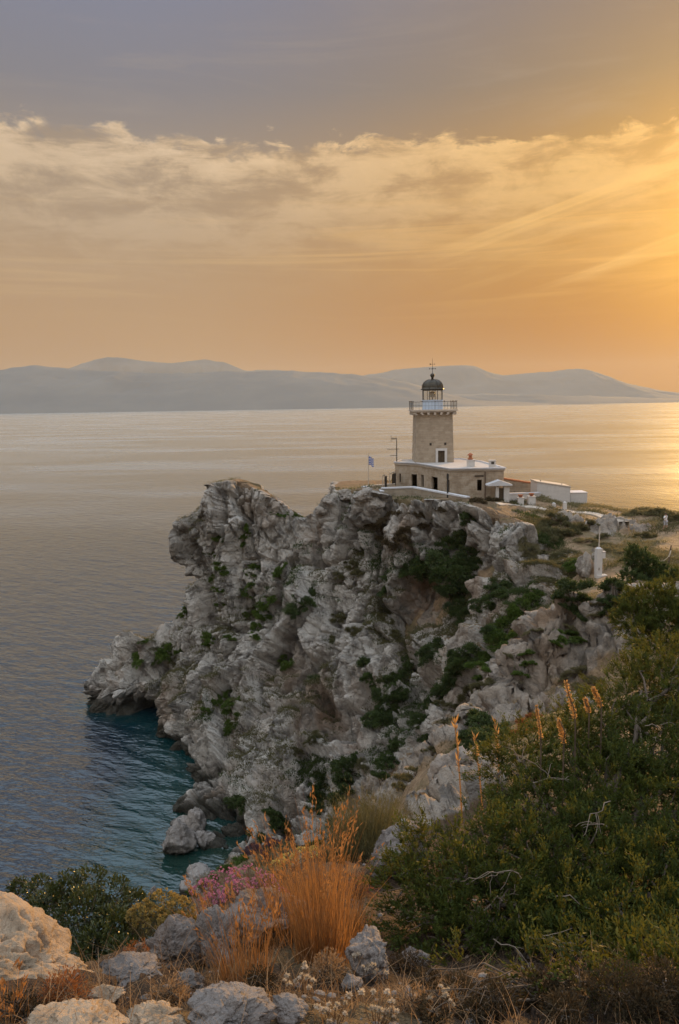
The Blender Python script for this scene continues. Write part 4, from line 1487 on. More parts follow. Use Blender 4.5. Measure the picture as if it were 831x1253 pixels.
path_strip('paved_path', [(686, 624.5), (705, 627), (735, 631.5), (764, 635.5)], 1.1, M_CONC)
path_strip('kerb_strip', [(609, 616.5), (640, 620.5), (668, 624)], .7, M_CONC)
# ------------------------------------------------------------------ plants
RNG = np.random.default_rng(7)


def unit(v):
    return v / (np.linalg.norm(v, axis=-1, keepdims=True) + 1e-9)


def rand_dirs(n, rng):
    return unit(rng.normal(size=(n, 3)))


def leaf_quads(c, d, L, Wd, rng, fold=.0):
    """diamond leaves: centres c, long axes d, lengths L, widths Wd"""
    n = len(c)
    s = unit(np.cross(d, rand_dirs(n, rng)))
    u = np.cross(d, s)
    L = np.broadcast_to(L, n)[:, None]; Wd = np.broadcast_to(Wd, n)[:, None]
    v = np.stack([c - d * L * .5, c + s * Wd * .5 + u * fold * Wd, c + d * L * .5, c - s * Wd * .5 + u * fold * Wd], 1).reshape(-1, 3)
    return v, np.arange(n * 4).reshape(n, 4)


def lobes(n, r, flat, rng, spread=1.0):
    """centres and radii of the leaf masses of a shrub of radius r sitting on the ground"""
    ang = rng.uniform(0, 2 * np.pi, n); rad = r * spread * rng.uniform(0, 1, n) ** .6
    h = flat * r * (.35 + .75 * rng.uniform(0, 1, n) * (1 - (rad / r) ** 2))
    c = np.c_[rad * np.cos(ang), rad * np.sin(ang), h]
    return c, r * rng.uniform(.16, .44, n)


def shrub_mesh(name, r=1.0, flat=.8, leaves=1600, L=.12, Wd=.06, nl=11, seed=0, up=.35, spiky=0.0):
    rng = np.random.default_rng(seed)
    lc, lr = lobes(nl, r, flat, rng)
    w = lr ** 2; pick = rng.choice(nl, leaves, p=w / w.sum())
    d0 = rand_dirs(leaves, rng)
    d0[:, 2] = np.where(d0[:, 2] < -.35, -d0[:, 2], d0[:, 2])
    rr = lr[pick] * (rng.uniform(0, 1, leaves) ** .33) * (1 + .25 * rng.normal(size=leaves).clip(-1, 1.6))
    c = lc[pick] + d0 * rr[:, None] * np.array([1, 1, .85])
    c[:, 2] = np.maximum(c[:, 2], -.12 * r)
    d = unit(d0 + rand_dirs(leaves, rng) * (.8 - .5 * spiky) + np.array([0, 0, up]))
    v, f = leaf_quads(c, d, L * rng.uniform(.6, 1.4, leaves), Wd * rng.uniform(.6, 1.4, leaves), rng)
    tint = np.repeat(np.clip(rng.normal(.45, .28, leaves) + .25 * (pick % 3 - 1), 0, 1), 4)
    return np_mesh(name, v, f, {'tint': tint}, smooth=False)


SHRUB_MESHES = {}


def far_shrub(kind, var):
    """crown and stem meshes of unit radius, shared by all copies of a kind"""
    if (kind, var) not in SHRUB_MESHES:
        mat = {'dark': M_LEAF_DARK, 'green': M_LEAF_GREEN, 'olive': M_LEAF_OLIVE, 'pale': M_LEAF_PALE, 'brown': M_LEAF_BROWN, 'purple': M_PURPLE, 'rust': M_LEAF_RUST}[kind]
        flat = {'dark': .95, 'green': .70, 'olive': .75, 'pale': .72, 'brown': .8, 'purple': .55, 'rust': .7}[kind]
        spiky = {'pale': .9, 'olive': .5}.get(kind, 0.0)
        me = shrub_mesh('shrub_foliage', 1.0, flat, 3400, .15, .075 if not spiky else .045, 17, 100 + var * 13 + len(kind) * 7, .35 + spiky * .4, spiky)
        me.materials.append(mat)
        rng = np.random.default_rng(var)
        ls = []
        for k in range(6):
            a = rng.uniform(0, 6.28); e = np.array([math.cos(a) * .55, math.sin(a) * .55, flat * .75])
            ls.append(np.array([[0, 0, -.4], e * .35 + rng.normal(size=3) * .05, e * .7 + rng.normal(size=3) * .07, e]))
        v, f = tube_arrays(ls, [.05] * 6, [.015] * 6, 5)
        st = np_mesh('shrub_stem', v, f); st.materials.append(M_STEM)
        SHRUB_MESHES[kind, var] = (me, st)
    return SHRUB_MESHES[kind, var]


def put_shrub(name, px, py, rpx, kind, label, group, squash=1.0, objs=None, var=None, sink=.25):
    h = ground_hit(px, py + rpx * .35, objs)
    if h is None:
        return None
    loc, nor = h
    r = rpx * (loc.y * .991 + (H - loc.z) * .134) / F * 1.08
    var = int(RNG.integers(0, 4)) if var is None else var
    me, st = far_shrub(kind, var)
    o = bpy.data.objects.new(name, None)
    C.collection.objects.link(o)
    n = (Vector(nor) * .55 + Vector((0, 0, 1))).normalized()
    o.rotation_mode = 'QUATERNION'
    o.rotation_quaternion = n.to_track_quat('Z', 'Y') @ Euler((0, 0, float(RNG.uniform(0, 6.28)))).to_quaternion()
    o.location = loc - n * (sink * r)
    s = r * float(RNG.uniform(.92, 1.12))
    o.scale = (s * float(RNG.uniform(1.05, 1.5)), s * float(RNG.uniform(.85, 1.15)), s * squash * float(RNG.uniform(.8, 1.15)))
    tag(o, label, 'shrub', group)
    link('foliage', me, None, o)
    link('stem', st, None, o)
    return o


# each cluster: name, kind, group phrase, label, [(px, py, radius in px[, squash])]
SCRUB = [
    ('cliff_shrub', 'green', 'green shrubs in the seaward cliff end', 'fresh green cushion shrub rooted in cracks of the pale seaward end of the cliff', [
        (198, 793, 11, .7), (192, 803, 8, .7), (204, 786, 8, .7), (170, 804, 8, .7), (174, 783, 5, .6), (209, 800, 7), (219, 794, 6), (228, 744, 5), (222, 752, 5)]),
    ('cliff_shrub', 'green', 'green shrubs on the upper left cliff face', 'green mat shrub clinging to the upper left cliff face under its rounded summit', [
        (265, 656, 8), (260, 677, 6), (269, 692, 8), (264, 704, 6), (314, 690, 8, .7), (307, 699, 7, .7), (299, 720, 10, .7), (306, 715, 6), (329, 727, 10, .8), (322, 738, 8), (319, 752, 8), (314, 765, 7), (311, 776, 6),
        (344, 694, 8), (340, 702, 6), (254, 780, 7), (257, 787, 6), (282, 780, 6), (265, 720, 5), (269, 737, 5), (299, 750, 5), (275, 700, 5), (300, 655, 6), (298, 643, 6), (299, 663, 5)]),
    ('cliff_shrub', 'dark', 'big dark green mats on the left cliff face', 'broad dark green mat shrub spread over the left cliff face between bare ribs', [
        (373, 731, 12, .7), (383, 724, 11, .7), (364, 742, 9, .7), (358, 750, 7)]),
    ('cliff_shrub', 'green', 'green shrubs low on the left cliff face', 'green shrub hanging low on the left cliff face above the sea cove', [
        (262, 856, 8), (270, 850, 8), (277, 845, 7), (284, 858, 7), (284, 870, 8), (282, 884, 7), (281, 894, 5), (252, 866, 5), (351, 811, 8), (344, 806, 6), (346, 802, 5)]),
    ('cliff_shrub', 'dark', 'dark shrubs at the foot of the cliff', 'dark green bush crowded in the clefts at the foot of the cliff', [
        (389, 962, 10), (388, 974, 10), (385, 987, 9), (290, 978, 10), (297, 984, 7), (333, 996, 9), (339, 1006, 10), (347, 1010, 9), (318, 1022, 9), (276, 1046, 12), (262, 1052, 8)]),
    ('cliff_shrub', 'dark', 'dark bushes low in the central clefts', 'dark bush filling the lower central clefts between pale rock ribs', [
        (425, 940, 14), (422, 955, 13), (419, 970, 12), (410, 980, 9), (432, 928, 10), (454, 826, 9), (447, 813, 10), (460, 838, 7), (477, 834, 11), (480, 853, 11), (466, 848, 9), (484, 868, 9), (499, 815, 11), (490, 824, 9), (475, 880, 9),
        (458, 878, 12), (466, 868, 9), (487, 846, 8)]),
    ('cliff_shrub', 'olive', 'olive shrubs on the central cliff face', 'grey olive shrub on a ledge of the central cliff face', [
        (364, 919, 7), (389, 899, 9), (380, 905, 7), (466, 748, 10), (458, 766, 9), (480, 774, 8), (443, 673, 12), (430, 690, 9), (421, 703, 9), (432, 770, 10), (413, 755, 8), (442, 935, 8), (488, 871, 9), (475, 760, 7), (440, 700, 8), (404, 780, 6)]),
    ('cliff_shrub', 'brown', 'brown scrub under the station wall', 'brownish dry shrub just below the rubble station wall', [
        (477, 630, 11), (468, 640, 10), (488, 656, 11), (479, 665, 10), (458, 640, 8), (510, 628, 8), (520, 640, 8), (497, 645, 8), (540, 622, 7), (470, 655, 8)]),
    ('cliff_shrub', 'dark', 'dark bushes of the great hollow below the house', 'tall dark bush massed in the great hollow below the keepers house', [
        (551, 692, 17), (537, 683, 15), (524, 690, 13), (510, 694, 12), (559, 706, 17), (570, 655, 12), (574, 672, 13), (574, 726, 14), (560, 738, 13), (551, 666, 12), (581, 703, 12), (570, 634, 9), (566, 690, 15), (498, 700, 9), (578, 690, 12), (545, 722, 11),
        (585, 738, 11), (570, 752, 10), (607, 714, 11), (612, 730, 11), (602, 742, 9), (538, 704, 12)]),
    ('cliff_shrub', 'green', 'bright green bushes of the gully', 'bright green bush growing in the sloping gully under the saddle', [
        (618, 764, 15), (637, 744, 15), (648, 732, 12), (628, 754, 14), (606, 786, 13), (612, 776, 12), (597, 800, 11), (645, 811, 10), (638, 824, 9), (600, 819, 9), (590, 828, 9), (655, 724, 10), (632, 772, 10), (641, 798, 9), (586, 812, 10)]),
    ('cliff_shrub', 'dark', 'dark bushes lower in the gully', 'dark green bush lower in the gully between grey rocks', [
        (577, 800, 14), (566, 812, 12), (559, 820, 12), (548, 836, 13), (540, 846, 10), (520, 800, 10), (538, 789, 9), (530, 858, 9), (600, 772, 12), (556, 800, 9), (473, 720, 9), (473, 708, 6), (476, 931, 12), (468, 950, 11), (482, 914, 9), (512, 880, 9), (520, 900, 9)]),
    ('cliff_shrub', 'olive', 'olive scrub on the near gully side', 'dull olive scrub bush on the near side of the gully', [
        (589, 837, 12), (574, 846, 11), (602, 834, 9), (540, 858, 8), (499, 952, 14), (510, 942, 11), (488, 962, 10), (556, 862, 9), (545, 880, 8), (622, 800, 8), (528, 918, 9), (560, 878, 7)]),
    ('bank_shrub', 'purple', 'purple brown scrub on the shore bank', 'purple brown low scrub on the bank above the cove rocks', [
        (311, 1040, 10, .6), (322, 1038, 10, .6), (335, 1034, 10, .6), (346, 1030, 9, .6), (300, 1046, 8, .6), (358, 1030, 8, .6), (330, 1046, 9, .6)]),
    ('bank_shrub', 'green', 'green scrub on the shore bank', 'low green scrub on the shore bank by the small rocks', [
        (296, 1052, 8, .6), (282, 1060, 9, .6), (266, 1072, 9, .6), (250, 1084, 9, .6), (236, 1090, 8, .6), (370, 1036, 9, .7), (384, 1028, 9, .8)]),
    ('summit_shrub', 'green', 'yellow green mats on the headland rim', 'yellow green mat plant on the rim of the left summit', [(340, 627, 7, .5), (350, 626, 8, .5), (360, 628, 7, .6)]),
    ('summit_shrub', 'dark', None, 'dark cushion shrub on the rim in the dip between the two summits', [(371, 629, 8, .6)]),
    ('garden_bush', 'olive', 'garden bushes behind the gateway', 'sunlit olive garden bush behind the white wall right of the house', [(626, 599, 8), (634, 596, 9), (643, 597, 9), (652, 597, 8), (648, 603, 6)]),
    ('garden_bush', 'brown', 'brown bushes before the gateway', 'brown leafy bush in front of the house beside the white gateway', [(594, 606, 8), (601, 610, 8), (586, 611, 7), (579, 612, 6), (606, 604, 6)]),
    ('plateau_shrub', 'olive', 'olive shrubs below the paved path', 'rounded olive shrub on the slope below the paved path', [(679, 633, 12), (672, 638, 9), (690, 640, 9), (723, 640, 9), (716, 646, 8), (664, 640, 7)]),
    ('plateau_shrub', 'pale', 'pale tussocks on the saddle slope', 'pale yellow green tussock on the saddle slope behind the white pillar', [(648, 668, 14, .7), (637, 660, 11, .7), (660, 672, 9, .7), (713, 658, 12, .7), (756, 668, 13, .7), (742, 664, 10, .7), (768, 674, 9, .7), (728, 664, 9, .7), (795, 668, 10, .6), (782, 672, 8, .6)]),
    ('plateau_shrub', 'olive', 'dark olive shrubs along the saddle', 'dark olive shrub along the saddle between path and pillar', [(697, 649, 12), (686, 652, 10), (705, 645, 10), (788, 655, 9), (676, 656, 9), (735, 655, 9), (668, 650, 8)]),
    ('plateau_shrub', 'green', None, 'solitary green shrub beside the pale rock left of the white pillar', [(698, 688, 12)]),
    ('plateau_shrub', 'pale', 'pale rim shrubs at the far right edge', 'large pale shrub on the far right rim against the sea', [(785, 622, 14, .8), (776, 627, 10, .8), (795, 626, 11, .8)]),
    ('plateau_shrub', 'olive', 'olive rim shrubs by the walker', 'olive shrub on the rim beside the walking person', [(808, 627, 11), (818, 631, 10), (828, 634, 9)]),
    ('saddle_bush', 'dark', 'tall dark bushes left under the pillar', 'tall dark bush standing left below the white pillar', [(699, 722, 15, 1.2), (708, 733, 13), (694, 742, 14), (705, 748, 12), (689, 730, 10)]),
    ('saddle_bush', 'dark', 'tall dark bushes right under the pillar', 'tall dark bush standing right below the white pillar', [(752, 722, 14, 1.2), (758, 738, 14), (746, 750, 12), (765, 745, 12), (742, 736, 10), (772, 732, 10)]),
    ('saddle_bush', 'pale', 'pale dry grass clumps on the saddle', 'pale straw clump on the saddle beside the tall dark bushes', [(730, 738, 8, .6), (734, 748, 9, .6), (726, 752, 7, .6), (780, 722, 10, .7), (770, 718, 8, .7), (790, 716, 8, .7)]),
    ('ridge_shrub', 'green', 'bright green mats on the near outcrop', 'bright green mat shrub on top of the near outcrop', [(690, 776, 13, .7), (678, 784, 10, .7), (702, 774, 10, .7), (712, 781, 8, .6)]),
    ('ridge_shrub', 'pale', 'grey green tussocks on the near outcrop', 'grey green tussock on the near outcrop', [(664, 769, 9, .7), (700, 766, 10, .7), (713, 817, 14, .7), (703, 822, 10, .7), (711, 838, 13, .7), (722, 832, 10, .7), (690, 828, 8, .7), (646, 772, 6, .7), (735, 830, 9, .7)]),
    ('ridge_bush', 'dark', 'dark round bushes on the near slope', 'dark round bush on the near slope behind the golden stalks', [(588, 882, 17), (576, 896, 15), (606, 890, 17), (596, 906, 16), (620, 900, 12), (572, 914, 11)]),
    ('ridge_bush', 'rust', 'reddish dry bushes on the near slope', 'reddish dry bush beside the dark round bush on the near slope', [(640, 884, 11), (648, 894, 10), (634, 898, 9), (655, 876, 8)]),
    ('ridge_bush', 'pale', 'dry pale clumps behind the juniper', 'dry pale clump half hidden behind the juniper', [(668, 902, 8), (640, 920, 9), (655, 912, 8), (628, 928, 8), (676, 880, 8)]),
]


def scatter_scrub():
    for name, kind, group, label, spots in SCRUB:
        for s in spots:
            put_shrub(name, s[0], s[1], s[2], kind, label, group, s[3] if len(s) > 3 else 1.0)


scatter_scrub()


def blades(base, height, lean, width, rng, seg=4, droop=.35, tip=.12):
    """curved grass blades: base (n,3), height (n,), lean (n,2)"""
    n = len(base)
    t = np.linspace(0, 1, seg + 1)
    ctr = np.zeros((n, seg + 1, 3))
    ctr[:, :, :2] = base[:, None, :2] + lean[:, None, :] * (height[:, None] * (t * .35 + droop * t ** 2.4)[None])[:, :, None]
    ctr[:, :, 2] = base[:, None, 2] + height[:, None] * (t - .22 * droop * np.linalg.norm(lean, axis=1)[:, None] * t ** 2.5)
    a = rng.uniform(0, np.pi, n)
    s = np.stack([np.cos(a), np.sin(a), np.zeros(n)], 1)
    w = width[:, None] * (1 - (1 - tip) * t ** 1.3)[None] * .5
    v = np.stack([ctr - s[:, None] * w[..., None], ctr + s[:, None] * w[..., None]], 2)     # n, seg+1, 2, 3
    base_i = (np.arange(n) * (seg + 1) * 2)[:, None] + (np.arange(seg) * 2)[None]
    f = np.stack([base_i, base_i + 1, base_i + 3, base_i + 2], -1).reshape(-1, 4)
    return v.reshape(-1, 3), f, ctr


def merge(parts):
    V, Fc, T, off = [], [], [], 0
    for v, f, t in parts:
        V.append(v); Fc.append(f + off); T.append(np.broadcast_to(t, len(v)) if np.ndim(t) else np.full(len(v), t)); off += len(v)
    return np.concatenate(V), np.concatenate(Fc), np.concatenate(T)


def near_ground(px, py):
    h = ground_hit(px, py, (HILLO,))
    return np.array(h[0]), np.array(h[1])


def at_depth(px, py, Y):
    p = at(px, py, Y)
    return np.array([p[0], p[1], ground_z(p[0], p[1])])


# ------------------------------------------------------------------ foreground: golden grass
def grass_tuft(name, label, base, hgt, n, spread, seed, group=None, heads=.5, mat=None, lean=(0, 0), wid=.0045):
    rng = np.random.default_rng(seed)
    a = rng.uniform(0, 6.28, n); r = spread * np.sqrt(rng.uniform(0, 1, n))
    b = np.c_[r * np.cos(a), r * np.sin(a), np.zeros(n)]
    for i in range(0, n):
        pass
    hh = hgt * np.clip(rng.normal(.72, .2, n), .25, 1.05) * (1 - .35 * (r / spread) ** 2)
    ln = np.c_[np.cos(a), np.sin(a)] * (r / spread * .30)[:, None] + rng.normal(size=(n, 2)) * .17 + np.array(lean)
    v, f, ctr = blades(b - np.array([0, 0, .06]), hh, ln, wid * rng.uniform(.6, 1.5, n), rng)
    tint = np.repeat(rng.uniform(0, 1, n), 10)
    root = thing(name, label, 'grass', base, 0, group)
    parts = [(v, f, tint)]
    # feathery seed heads on the taller stems
    k = np.where((hh > hgt * .72) & (rng.uniform(0, 1, n) < heads))[0]
    if len(k):
        q = 9
        tipd = unit(ctr[k, -1] - ctr[k, -2])
        tt = np.linspace(-.28, .03, q)
        c = ctr[k, -1][:, None] + tipd[:, None] * (tt[None] * hgt * .45)[..., None]
        c = c.reshape(-1, 3) + rng.normal(size=(len(k) * q, 3)) * .006
        d = unit(np.repeat(tipd, q, 0) + rand_dirs(len(c), rng) * .55)
        v, f = leaf_quads(c, d, .034 * rng.uniform(.6, 1.4, len(c)), .008 * rng.uniform(.7, 1.5, len(c)), rng)
        parts.append((v, f, np.repeat(rng.uniform(.2, 1, len(c)), 4)))
    v, f, t_ = merge(parts)
    me = np_mesh('blades', v, f, {'tint': t_}); me.materials.append(mat or M_GRASS)
    link('blades', me, None, root)
    return root


GR = [  # label, px, py of the foot, height m, stems, spread m
    ('tallest golden dry grass tuft, rising in the middle before the olive bush', 394, 1174, 1.02, 520, .155, 0.0),
    ('golden grass tuft left of the tallest one, leaning over the pale rock', 352, 1150, .78, 300, .17, -.1),
    ('short orange grass tuft above the lowest grey boulder', 300, 1205, .58, 240, .12, -.05),
    ('thin arching grass tuft over the grey split rock, with long bent stems', 262, 1160, .62, 70, .09, -.35),
    ('golden grass tuft right of the tallest one by the grey boulder', 424, 1150, .62, 240, .15, .1),
    ('golden grass tuft behind the tallest one, next to the olive bush', 380, 1110, .62, 300, .24, 0),
    ('dry tuft in the lower left corner of the slope', 8, 1246, .22, 130, .10, 0),
]
for i, (lab, px, py, hg, n_, sp, ln) in enumerate(GR):
    p, _ = near_ground(px, py)
    o = grass_tuft('grass_tuft', lab, p, hg, n_, sp, 50 + i, 'golden grass tufts on the foreground slope', lean=(ln, 0))
# ------------------------------------------------------------------ stones
import bmesh


def rock(name, label, loc, size, mat, seed, rot=0.0, sub=5, rough=.16, pits=0.0, facets_=.22, group=None, cat='rock', tilt=0.0):
    bm = bmesh.new()
    bmesh.ops.create_icosphere(bm, subdivisions=sub, radius=1.0)
    me = bpy.data.meshes.new(name)
    bm.to_mesh(me); bm.free()
    n = len(me.vertices)
    v = np.empty(n * 3, np.float32); me.vertices.foreach_get('co', v); v = v.reshape(-1, 3).astype(float)
    q = v + seed * 3.7
    # a convex block broken along a few planes, then weathered
    rg = np.random.default_rng(seed)
    pn = rand_dirs(15, rg); po = rg.uniform(.62, .98, 15)
    dots = v @ pn.T
    rr = np.where(dots > .05, po[None] / np.maximum(dots, .05), 9.0)
    rr = -np.log(np.exp(-rr * 22).sum(1)) / 22
    d = np.clip(rr, .4, 1.15) - 1
    p2, e2, cj = facets(q * 2.1 + .2 * np.stack([fbm(q * 2, 2, k) for k in (1, 2, 3)], 1), seed + 3)
    p3, e3, ck = facets(q * 5.0 + .15 * np.stack([fbm(q * 4, 2, k) for k in (1, 2, 3)], 1), seed + 9)
    d += facets_ * (.55 * p2 + .30 * (cj - .5) - .05 * sstep(e2, .08, 0)) + facets_ * .26 * (p3 + .4 * (ck - .5))
    d += rough * fbm(q * 1.8, 6, seed + 5, .62)
    if pits:
        for sc, am, th in ((3.0, 1.5, .40), (6.5, .85, .40), (13.0, .40, .38)):
            p1, p2, pi_ = voro((q + .12 * np.stack([fbm(q * 4, 2, k) for k in (4, 5, 6)], 1)) * sc * np.array([.75, 1, 1.2]), seed + int(sc))
            d -= pits * am * sstep(p1, th, .08) * (pi_ > .35)
        d += .035 * fbm(q * 9, 5, seed + 8, .6, True)
    v = v * (1 + d)[:, None]
    v = np.where(v[:, 2:3] < -.6, np.c_[v[:, :2], -.6 + (v[:, 2] + .6) * .3], v) * np.array(size)
    if tilt:
        c_, s_ = math.cos(tilt), math.sin(tilt)
        v = np.c_[v[:, 0] * c_ - v[:, 2] * s_, v[:, 1], v[:, 0] * s_ + v[:, 2] * c_]
    me.vertices.foreach_set('co', v.astype(np.float32).ravel())
    me.polygons.foreach_set('use_smooth', np.full(len(me.polygons), True))
    for a_, val in (('soil', 0.0), ('rust', .12), ('litter', 0.0)):
        at_ = me.attributes.new(a_, 'FLOAT', 'POINT'); at_.data.foreach_set('value', np.full(n, val, np.float32))
    at_ = me.attributes.new('wet', 'FLOAT', 'POINT')
    wz = v[:, 2] + loc[2]
    at_.data.foreach_set('value', (.9 * sstep(wz, .75, .25)).astype(np.float32) if loc[2] < 5 else np.zeros(n, np.float32))
    me.update()
    o = link(name, me, mat)
    o.location = loc; o.rotation_euler = (0, 0, rot)
    return tag(o, label, cat, group)


def px_m(p):
    return (p[1] * .991 + (H - p[2]) * .134) / F


ROCKS = [  # label, px, py (centre), width px, height px, material, seed, rot, pits, Y or None, depth ratio
    ('big pale sunlit boulder full of pits filling the lower left corner', -28, 1230, 340, 186, M_BOULDER, 3, .35, .20, 3.3, .75),
    ('grey split rock left of the thin arching grass, under the khaki shrub', 214, 1160, 66, 58, M_GREYROCK, 5, .3, 0, None, .8),
    ('tilted grey slab rock just right of the grey split rock', 262, 1150, 64, 74, M_GREYROCK, 8, -.5, 0, None, .7),
    ('wide pale rock below the pink flowering shrub', 318, 1124, 120, 60, M_GREYROCK, 11, .1, 0, None, .7),
    ('lowest grey ridged boulder at the bottom edge of the slope', 278, 1244, 104, 56, M_GREYROCK, 14, .2, 0, None, .8),
    ('dark grey boulder between the tallest grass and the juniper', 452, 1168, 56, 62, M_GREYROCK, 18, .4, 0, None, 1.3),
    ('rounded grey boulder with a warm rim at the juniper, right of the olive bush', 486, 1046, 80, 66, M_GREYROCK, 20, .4, 0, None, .8),
    ('flat pale stone at the bottom edge left of the lowest grey boulder', 186, 1250, 74, 22, M_BOULDER, 23, .2, 0, None, .9),
    ('narrow grey stone ridge at the foot of the pitted pale boulder', 160, 1192, 76, 22, M_GREYROCK, 26, -.2, 0, None, .8),
    ('broad flat pale ledge at the bottom edge under the pitted boulder', 92, 1257, 120, 30, M_BOULDER, 62, .1, 0, None, .9),
    ('low brown stone between the grey split rock and the thin arching grass foot', 232, 1200, 40, 22, M_GREYROCK, 63, .6, 0, None, .9),
    ('half buried stone right of the lowest grey ridged boulder', 352, 1232, 44, 24, M_GREYROCK, 64, -.4, 0, None, .9),
    ('half buried stone at the left edge of the juniper shade', 508, 1172, 34, 24, M_GREYROCK, 65, .2, 0, None, .9),
    ('small flat stone under the end of the pitted boulder', 132, 1218, 40, 16, M_BOULDER, 66, .2, 0, None, .9),
    ('small angular stone beside the white seed heads', 430, 1206, 26, 22, M_GREYROCK, 29, .5, 0, None, .9),
    ('craggy rock outcrop behind the thin dry stalks', 562, 966, 74, 74, M_ROCK_NEAR, 32, .5, 0, 14.0, .9),
    ('long stony ledge between the dry stalks and the juniper', 590, 990, 110, 56, M_ROCK_NEAR, 35, -.3, 0, 12.0, .8),
    ('pale craggy rock beside the white pillar base', 716, 694, 24, 30, M_ROCK, 61, .3, 0, 66.5, .9),
]


def place_rocks():
    for lab, px, py, w, h, mat, seed, rot, pits, Y, dr in ROCKS:
        if Y is None:
            p, _ = near_ground(px, py + h * .36)
            c = at(px, py, p[1])
        else:
            c = at(px, py, Y)
        k = px_m(c)
        rock('boulder' if w > 60 else 'rock', lab, c, (w * k * .5, w * k * .5 * dr, h * k * .56), mat, seed, rot, 7 if pits else 6 if w > 60 and c[1] < 20 else 5, pits=pits, rough=.20, facets_=.07 if pits else .30, tilt=-.42 if pits else 0)
    for lab, px, py, w, h, seed in (('large pale round boulder standing in the cove water', 219, 1022, 44, 42, 41), ('upright pale boulder between the round one and the cliff foot', 241, 1000, 28, 36, 44),
                                    ('small grey stone sticking out of the cove water near the shore', 187, 1090, 9, 17, 47), ('dark flat rock awash behind the round cove boulder', 222, 1004, 26, 10, 50),
                                    ('pale slanted rock on the shore bank above the small grey stone', 244, 1070, 34, 22, 53), ('smaller pale rock at the water below the slanted one', 230, 1080, 24, 16, 56),
                                    ('low dark rock touching the right side of the round cove boulder', 250, 1024, 24, 22, 59)):
        c = at_z(px, py + h * .40, 0.1)
        k = px_m(c)
        rock('sea_boulder', lab, (c[0], c[1], h * k * .30), (w * k * .52, w * k * .46, h * k * .60), M_SEAROCK, seed, seed * .7, 5)


place_rocks()


# ------------------------------------------------------------------ juniper
def spray_template(rng, n_tw=7, per=9, L=.15):
    """a feathery end of a juniper branch, pointing along +z"""
    C_, D_, T_ = [], [], []
    for k in range(n_tw):
        a = rng.uniform(0, 6.28); tl = rng.uniform(.12, .75) if k else 0
        d = unit(np.array([math.cos(a) * tl, math.sin(a) * tl, 1.0]))
        ln = L * rng.uniform(.6, 1.1)
        st = np.array([0, 0, rng.uniform(0, .3) * L])
        for j in range(per):
            t = (j + .5) / per
            C_.append(st + d * ln * t + rng.normal(size=3) * L * .03)
            D_.append(unit(d + rng.normal(size=3) * .38)); T_.append(.25 + .6 * t + rng.normal() * .1)
    return np.array(C_), np.array(D_), np.array(T_)


def spray_cloud(pos, dirs, size, rng, leaf=(.030, .011), L=.15, n_tw=7, per=9):
    tm = [spray_template(rng, n_tw, per, L) for _ in range(8)]
    pick = rng.integers(0, 8, len(pos))
    out = []
    for k in range(8):
        i = np.where(pick == k)[0]
        if not len(i):
            continue
        z = dirs[i]; x = unit(np.cross(z, rand_dirs(len(i), rng))); y = np.cross(z, x)
        B = np.stack([x, y, z], 2)                      # n,3,3
        c, d, t = tm[k]
        P_ = pos[i][:, None] + np.einsum('nij,mj->nmi', B, c) * size[i][:, None, None]
        D_ = np.einsum('nij,mj->nmi', B, d)
        m_ = P_.shape[0] * P_.shape[1]
        sc = np.repeat(size[i], len(c))
        v, f = leaf_quads(P_.reshape(-1, 3), D_.reshape(-1, 3), leaf[0] * sc * rng.uniform(.7, 1.3, m_), leaf[1] * sc * rng.uniform(.7, 1.4, m_), rng)
        tn = np.clip(np.tile(t, len(i)) + np.repeat(rng.normal(0, .18, len(i)), len(c)), 0, 1)
        out.append((v, f, np.repeat(tn, 4)))
    return merge(out)


def twig_line(a, b, rng, bend=.18, n=7):
    t = np.linspace(0, 1, n)[:, None]
    p = a + (b - a) * t
    L = np.linalg.norm(b - a)
    w = np.cumsum(rng.normal(size=(n, 3)) * L * bend / n, 0)
    return p + (w - w[-1] * t) + np.array([0, 0, 1]) * (L * .10) * np.sin(t * np.pi)


